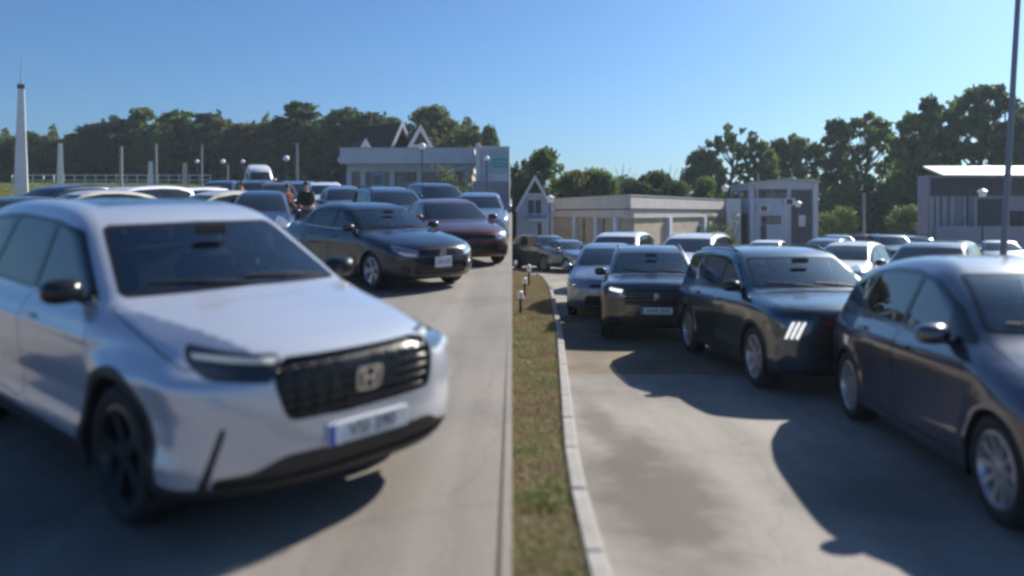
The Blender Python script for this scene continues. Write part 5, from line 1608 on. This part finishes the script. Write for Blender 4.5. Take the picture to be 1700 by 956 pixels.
pole(335, 75, 240, .09, M['pole_grey'], 'thinnest pole beside the first globe lamp')
pole(378, 75, 272, .10, M['pole_grey'], 'short pole between the second and third globe lamps')
pole(493, 60, 237, .11, M['pole_grey'], 'plain pole right of the lamp in front of the spiky tree')
pole(1434, 55, 320, .12, M['pole_grey'], 'pale post in front of the dense trees of the lower lot')
pole(1606, 42, 305, .07, M['pole_dark'], 'thin dark pole in front of the left end of the grey hall')
x = at(1661, 16); 
pole(1661, 16, -60, .06, M['pole_grey'], 'tall dark leaning pole at the right edge of the view', .40, 'pole', None)
def lamp(u, D, v, rad, label, twin=False, group='globe lamps of the upper lot'):
    x = at(u, D); g = gz(x, D); zt = zrow(v, D) - g
    r = empty('street_lamp', (x, D, g)); tag(r, label, 'street lamp', group)
    MB().tube([(0, 0, -.1), (0, 0, .35), (0, 0, .36), (0, 0, zt - rad)], [.09, .08, .045, .035], 8).build('post', M['pole_dark'], r, smooth=True, angle=50)
    if twin:
        b = MB(); b.lathe([(.001, zt + .28), (.10, zt + .22), (.24, zt + .14), (.24, zt + .10), (.001, zt + .10)], 12, 'z'); b.build('lamp_cap', M['pole_white'], r)
        b = MB(); b.lathe([(.20, zt + .098), (.13, zt - .14), (.001, zt - .14)], 12, 'z'); b.build('lamp_glass', M['globe'], r)
    else:
        MB().sphere((0, 0, zt), rad, 8).build('globe', M['globe'], r, smooth=True)
        MB().tube([(0, 0, zt - rad - .02), (0, 0, zt - rad + .05)], [.09, .09], 8).build('collar', M['pole_dark'], r)
for u, D, v, rad, lab in [(327, 62, 268, .15, 'first small globe lamp from the left, beside the thinnest pole'), (370, 58, 268, .17, 'globe lamp just left of the white van'), (403, 60, 268, .15, 'globe lamp directly above the roof of the white van'),
    (475, 50, 263, .19, 'globe lamp on the left of the plain pole'), (565, 50, 265, .17, 'globe lamp at the left corner of the long shop'), (571, 58, 256, .15, 'globe lamp half hidden behind the corner of the long shop'),
    (701, 42, 243, .19, 'lamp standing in front of the long shop, its globe against the parapet'), (808, 40, 263, .14, 'globe lamp in front of the teal sign')]:
    lamp(u, D, v, rad, lab)
for u, D, v, lab in [(913, 40, 332, 'lantern lamp at the right corner of the narrow gabled house'), (1204, 46, 314, 'lantern lamp at the right end of the long parapet'), (1325, 50, 340, 'lantern lamp before the dark tall panel'), (1631, 38, 322, 'lantern lamp before the grey hall')]:
    lamp(u, D, v, .15, lab, True, 'lantern lamps of the lower lot')
# fence
D = 90.0
fr = empty('fence', (0, 0, 0)); tag(fr, 'low pale rail fence along the top of the grassy rise', 'fence')
x0, x1 = at(20, D), at(350, D)
xs = np.arange(x0, x1, 1.2)
pm = None
for x in xs:
    if pm is None:
        o = MB().box(-.05, .05, -.05, .05, -.2, 1.1).build('fence_post', M['pole_white'], fr); pm = o.data
    else:
        o = bpy.data.objects.new('fence_post', pm); COL.objects.link(o); o.parent = fr
    o.location = (x, D, gl(D))
for z in (.45, 1.0): part('fence_rail', M['pole_white'], fr, (x0, x1, D - .09, D - .055, gl(D) + z - .05, gl(D) + z + .05))
# garden lights on the verge
for (u, vb, vt, lab) in [(878, 487, 450, 'farthest garden light on the verge, nearest the kerb corner'), (871, 503, 470, 'second farthest garden light on the verge'), (864, 530, 490, 'garden light in the middle of the verge with a clear gap before it'), (855.5, 452, 432, 'garden light at the very tip of the verge')]:
    D = 1.72 * FPX / (vb - 398) if vb > 470 else 33.0
    x = at(u, D); h_ = (vb - vt) * D / FPX
    r = empty('garden_light', (x, D, gr(D) + .08)); tag(r, lab, 'garden light', 'garden lights on the verge')
    MB().lathe([(.04, 0), (.035, .02), (.03, h_ * .6), (.06, h_ * .62), (.06, h_ * .66)], 10, 'z').build('stake', M['pole_dark'], r)
    MB().lathe([(.055, h_ * .66), (.065, h_ * .7), (.06, h_ * .95), (.03, h_), (.001, h_)], 12, 'z').build('light_head', M['globe'], r)
# a leaning leafy shoot before each shop
def shoot(u, D, v, label, flip=1):
    x = at(u, D); g = gz(x, D); H = zrow(v, D) - g
    r = empty('leaning_shrub', (x, D, g)); tag(r, label, 'shrub')
    b = MB(); pts = []
    for k in range(9):
        a = random.uniform(-.9, .5) * flip; hh = H * random.uniform(.6, 1.0)
        p = [Vector((0, 0, 0)), Vector((a * hh * .25, random.uniform(-.2, .2), hh * .55)), Vector((a * hh * .7, random.uniform(-.3, .3), hh))]
        b.tube(p, [.035, .02, .006], 5)
        for j in range(45):
            t = random.uniform(.35, 1); q = p[0].lerp(p[1], t * 2) if t < .5 else p[1].lerp(p[2], t * 2 - 1)
            if k % 3 == 0 and t > .6: continue
            pts.append(q + Vector((random.gauss(0, .12), random.gauss(0, .12), random.gauss(0, .12) - .1)))
    b.build('stem', M['bark'], r)
    v_, f_ = quads(np.array([p[:] for p in pts]), .10)
    mesh_obj('foliage', v_, f_, M['leaf_light'], r)
shoot(770, 42, 270, 'leafy light green shrub leaning in front of the long shop', 1)
shoot(1212, 42, 345, 'leafy shrub leaning beside the lantern at the end of the long parapet', 1)
# ------------------------------------------------------------------ the cars
def far_shapes():
    out = {}
    for k in ('suv', 'sedan', 'mpv', 'compact', 'hatch', 'van'):
        o, S = build_car('parked_car', far_version(k), .055 if k != 'van' else .07, P['white'], False, False)
        out[k] = o
    return out

def ground_pose(o, x, y, yaw, drop=0.0):
    s = (gl(y + .5) - gl(y - .5)) if x < 0 else (gr(y + .5) - gr(y - .5))
    mt = Matrix.Rotation(math.atan(s), 4, 'X') @ Matrix.Rotation(R(yaw), 4, 'Z')
    o.rotation_euler = mt.to_euler(); o.location = (x, y, gz(x, y) + .004 - drop)

NEAR = [
 ('suv', 'silver', -2.46, 5.68, -42.0, 'large pearl silver SUV filling the left foreground, nose turned to the right'),
 ('sedan', 'black', -2.59, 14.85, -49.5, 'black saloon with silver wheels parked behind the large silver SUV'),
 ('mpv', 'teal', 3.65, 10.6, -87.2, 'dark green-blue SUV with three slanted light bars on its headlamp'),
 ('compact', 'graphite', 2.66, 15.1, -97.1, 'black compact SUV facing the camera with one lit strip headlamp'),
 ('hatch', 'purple', 3.93, 6.02, -96.0, 'purple-grey hatchback with silver multi-spoke wheels at the right edge'),
]
for k, c, x, y, yaw, lab in NEAR:
    sp = SPEC[k]
    sp['mirmat'] = M['black_gloss'] if k in ('suv', 'mpv', 'compact') else None
    o, S = build_car('parked_car', sp, .024 if k == 'suv' else .028, P[c], True, True)
    tag(o, lab, 'car'); ground_pose(o, x, y, yaw)

FAR = [  # kind, colour, column of the middle, distance, yaw, label, drop
 # row right behind the big silver SUV
 ('sedan', 'navy', 18, 21, -100, 'dark saloon roof at the far left edge behind the silver SUV'),
 ('suv', 'navy', 92, 26, -112, 'dark car behind the silver SUV roof, between the pylon and the obelisk'),
 ('hatch', 'cream', 138, 22.5, -128, 'cream hatchback showing one pale pillar behind the silver SUV roof'),
 ('suv', 'white', 206, 24.5, -122, 'white SUV with dark windscreen below the grey pole left of the field posts'),
 ('compact', 'white', 282, 26, -125, 'white compact SUV under the short white marker post'),
 ('hatch', 'cream', 352, 22, -128, 'cream white hatchback just left of the navy car behind the silver SUV'),
 ('hatch', 'navy', 436, 21.5, -76, 'navy blue hatchback between the silver SUV roof and the black saloon'),
 # further rows
 ('suv', 'navy', 366, 38, -80, 'dark blue SUV below the second globe lamp, in the far row'),
 ('compact', 'bluegrey', 395, 41, -78, 'blue-grey compact SUV below the white van'),
 ('suv', 'bluegrey', 424, 39, -80, 'blue-grey SUV right of centre below the white van'),
 ('van', 'white', 430, 62, -68, 'white panel van standing higher than the cars in the far row'),
 ('compact', 'maroon', 462, 36, -70, 'dark red compact SUV in the far row right of the white van'),
 ('suv', 'lightblue', 502, 37, -62, 'pale silver-blue SUV directly behind the standing people'),
 ('suv', 'white', 540, 34, -72, 'white SUV with dark windscreen left of the long shop'),
 ('hatch', 'lightblue', 570, 29, -72, 'small silver-blue hatchback just above the roof of the black saloon'),
 ('mpv', 'bluegrey', 650, 24, -66, 'blue-grey SUV with a clear windscreen behind the black saloon'),
 ('suv', 'navy', 727, 30, -66, 'dark blue SUV parked in front of the beige shop wall'),
 ('sedan', 'lightblue', 796, 25, -88, 'silver-blue saloon between the maroon saloon and the building with the teal sign'),
 ('sedan', 'maroon', 746, 19.0, -70, 'maroon saloon parked right of the black saloon'),
 # lower lot
 ('suv', 'grey', 907, 37, -64, 'grey SUV at the far end of the grass verge, nose to the right'),
 ('sedan', 'lightblue', 944, 36, -65, 'silver saloon behind the grey SUV near the gabled house'),
 ('hatch', 'lightblue', 1008, 19, -97, 'silver-blue hatchback half hidden behind the black compact SUV'),
 ('suv', 'white', 1028, 26, -112, 'white SUV behind the silver-blue hatchback'),
 ('mpv', 'white', 1150, 24, -118, 'white estate car whose long roof shows above the black compact SUV'),
 ('sedan', 'white', 1272, 34, -120, 'white saloon glimpsed over the roof of the green-blue SUV'),
 ('hatch', 'bluegrey', 1372, 30, -125, 'blue-grey hatchback above the windscreen of the green-blue SUV'),
 ('hatch', 'cream', 1412, 22, -128, 'bright cream white hatchback catching the sun right of the green-blue SUV'),
 ('compact', 'bluegrey', 1392, 44, -100, 'blue-grey compact SUV before the smallest light green bush'),
 ('compact', 'red', 1452, 47, -90, 'small red SUV in the far row by the pale post'),
 ('suv', 'navy', 1478, 38, -100, 'navy SUV in the far row left of the grey hall'),
 ('suv', 'graphite', 1552, 17.5, -128, 'dark SUV with a sunlit roof behind the purple-grey hatchback'),
 ('compact', 'beige', 1520, 41, -100, 'beige compact SUV at the left corner of the grey hall'),
 ('sedan', 'grey', 1660, 34, -110, 'grey saloon before the bay of the grey hall'),
]
shapes = far_shapes()
cmap = {}
for o in list(COL.objects):
    if o.parent: cmap.setdefault(o.parent.name, []).append(o)
used = set()
for k, c, u, D, yaw, lab in FAR:
    if k not in used: o = shapes[k]
    else: o = copy_tree(shapes[k], None, None, cmap)
    used.add(k)
    # body colour belongs to this car, not to the shared mesh
    def recol(q):
        for ch in COL.objects:
            if ch.parent is q and ch.type == 'MESH' and ch.material_slots and ch.data.materials[0] == P['white']:
                ch.material_slots[0].link = 'OBJECT'; ch.material_slots[0].material = P[c]
    todo = [o]
    while todo:
        q = todo.pop(); recol(q); todo += [ch for ch in q.children]
    tag(o, lab, 'van' if k == 'van' else 'car', 'cars parked in the rows behind')
    ground_pose(o, at(u, D), D, yaw)
    if u in (1028, 1150): o.scale = (1.08, 1.06, 1.10)

# ------------------------------------------------------------------ people
M['skin'] = mat('skin', (.42, .24, .17), .6)
M['hair_dark'] = mat('dark_hair', (.015, .012, .01), .7)
M['cloth_black'] = mat('black_cloth', (.015, .016, .02), .85, var=.3, vscale=10)
M['cloth_blue'] = mat('denim_cloth', (.05, .08, .15), .85, var=.2, vscale=10)
M['cloth_orange'] = mat('rust_cloth', (.16, .030, .022), .85, var=.2)
def skin(name, joints, edges, m, parent, sub=2):
    me = bpy.data.meshes.new(name)
    me.from_pydata([j[:3] for j in joints], edges, [])
    o = bpy.data.objects.new(name, me); COL.objects.link(o)
    md = o.modifiers.new('skin', 'SKIN'); 
    if not me.skin_vertices: 
        bpy.context.view_layer.objects.active = o
    for i, j in enumerate(joints):
        r_ = j[3]; r_ = r_ if hasattr(r_, '__len__') else (r_, r_)
        me.skin_vertices[0].data[i].radius = r_
    me.skin_vertices[0].data[0].use_root = True
    s = o.modifiers.new('sub', 'SUBSURF'); s.levels = sub; s.render_levels = sub
    dg = bpy.context.evaluated_depsgraph_get()
    nm = bpy.data.meshes.new_from_object(o.evaluated_get(dg)); bpy.data.objects.remove(o)
    nm.materials.clear(); nm.materials.append(m)
    q = bpy.data.objects.new(name, nm); COL.objects.link(q); q.parent = parent
    nm.polygons.foreach_set('use_smooth', [True] * len(nm.polygons))
    return q
def person(u, D, yaw, H, top, legs, label, bend=0.0):
    x = at(u, D); r = empty('person', (x, D, gz(x, D)), R(yaw)); tag(r, label, 'person')
    b = bend
    # pelvis, waist, chest, neck, head low, head top ; facing -y
    J = [(0, 0, .95, (.16, .12)), (0, -b * .3, 1.12, (.14, .11)), (0, -b * .7, 1.32, (.18, .12)), (0, -b, 1.48, (.06, .06)), (0, -b - .02, 1.60, (.075, .085)), (0, -b - .01, 1.72, (.065, .075))]
    E = [(0, 1), (1, 2), (2, 3), (3, 4), (4, 5)]
    def add(p, j): J.append(j); E.append((p, len(J) - 1)); return len(J) - 1
    for s in (-1, 1):
        h = add(0, (s * .10, 0, .88, .095)); k = add(h, (s * .12, -.03 * s, .50, .065)); a = add(k, (s * .12, .02 * s, .10, .042)); add(a, (s * .13, -.13 + .02 * s, .045, .035))
        sh = add(2, (s * .20, -b * .8, 1.40, .055)); e = add(sh, (s * .25, -b * .6 + .02, 1.12, .042)); w = add(e, (s * (.20), -b * .6 - .20, .98, .032))
        pm = add(w, (s * .19, -b * .6 - .27, .96, (.035, .02)))
        for f in range(4): 
            q = add(pm, (s * (.16 + .02 * f), -b * .6 - .32, .945 - .003 * f, .009)); add(q, (s * (.16 + .02 * f), -b * .6 - .355 + .006 * abs(f - 1.5), .925, .007))
        t = add(pm, (s * .15, -b * .6 - .29, .965, .010))
    body = skin('body', J, E, M['skin'], r)
    # clothes follow the body
    T = [J[0], J[1], J[2], (J[3][0], J[3][1], 1.43, .07)]
    T = [(a, c, d, tuple(v * 1.38 for v in (w if hasattr(w, '__len__') else (w, w)))) for a, c, d, w in T]
    E2 = [(0, 1), (1, 2), (2, 3)]
    for s in (-1, 1):
        n0 = len(T); T += [(s * .20, -b * .8, 1.40, .085), (s * .25, -b * .6 + .02, 1.12, .068), (s * .21, -b * .6 - .15, 1.01, .055)]
        E2 += [(2, n0), (n0, n0 + 1), (n0 + 1, n0 + 2)]
    skin('jacket', T, E2, top, r)
    T = [(0, 0, .98, (.20, .16))]; E2 = []
    for s in (-1, 1):
        n0 = len(T); T += [(s * .10, 0, .86, .125), (s * .12, -.03 * s, .50, .095), (s * .12, .02 * s, .12, .075)]
        E2 += [(0, n0), (n0, n0 + 1), (n0 + 1, n0 + 2)]
    skin('trousers', T, E2, legs, r)
    hb = MB(); hb.sphere((0, -b + .005, 1.70), .098, 8, 1.05); hb.v = [(a, c + (.02 if d < 1.68 else 0), d) for a, c, d in hb.v if True]
    hb.build('hair', M['hair_dark'], r, smooth=True)
    MB().rbox(0, -b - .105, 1.615, .025, .03, .045, .008).build('nose', M['skin'], r)
    r.scale = (H / 1.78,) * 3
    return r
person(508, 26, 20, 1.78, M['cloth_black'], M['cloth_blue'], 'person in a black jacket standing between the far cars, seen left of the white SUV')
person(474, 28, 60, 1.66, M['cloth_orange'], M['cloth_black'], 'person in rust coloured top behind the navy hatchback', .10)
person(408, 30, -30, 1.72, M['cloth_black'], M['cloth_black'], 'person all in black leaning beside the far cars, right of the cream hatchback', .22)

# ------------------------------------------------------------------ faint haze volume, added to lift the dark trees
hz = bpy.data.materials.new('added_haze'); hz.use_nodes = True
hn = hz.node_tree; hn.nodes.clear()
pv = hn.nodes.new('ShaderNodeVolumePrincipled'); ho_ = hn.nodes.new('ShaderNodeOutputMaterial')
pv.inputs['Color'].default_value = (.70, .86, 1, 1); pv.inputs['Density'].default_value = .0005; pv.inputs['Anisotropy'].default_value = .2
hn.links.new(pv.outputs[0], ho_.inputs['Volume'])
hbx = MB().box(-420, 420, -420, 920, -6, 24).build('haze', hz); hbx['kind'] = 'stuff'; hbx['label'] = 'thin pale haze added to lighten the dark trees'
hbx.display_type = 'WIRE'
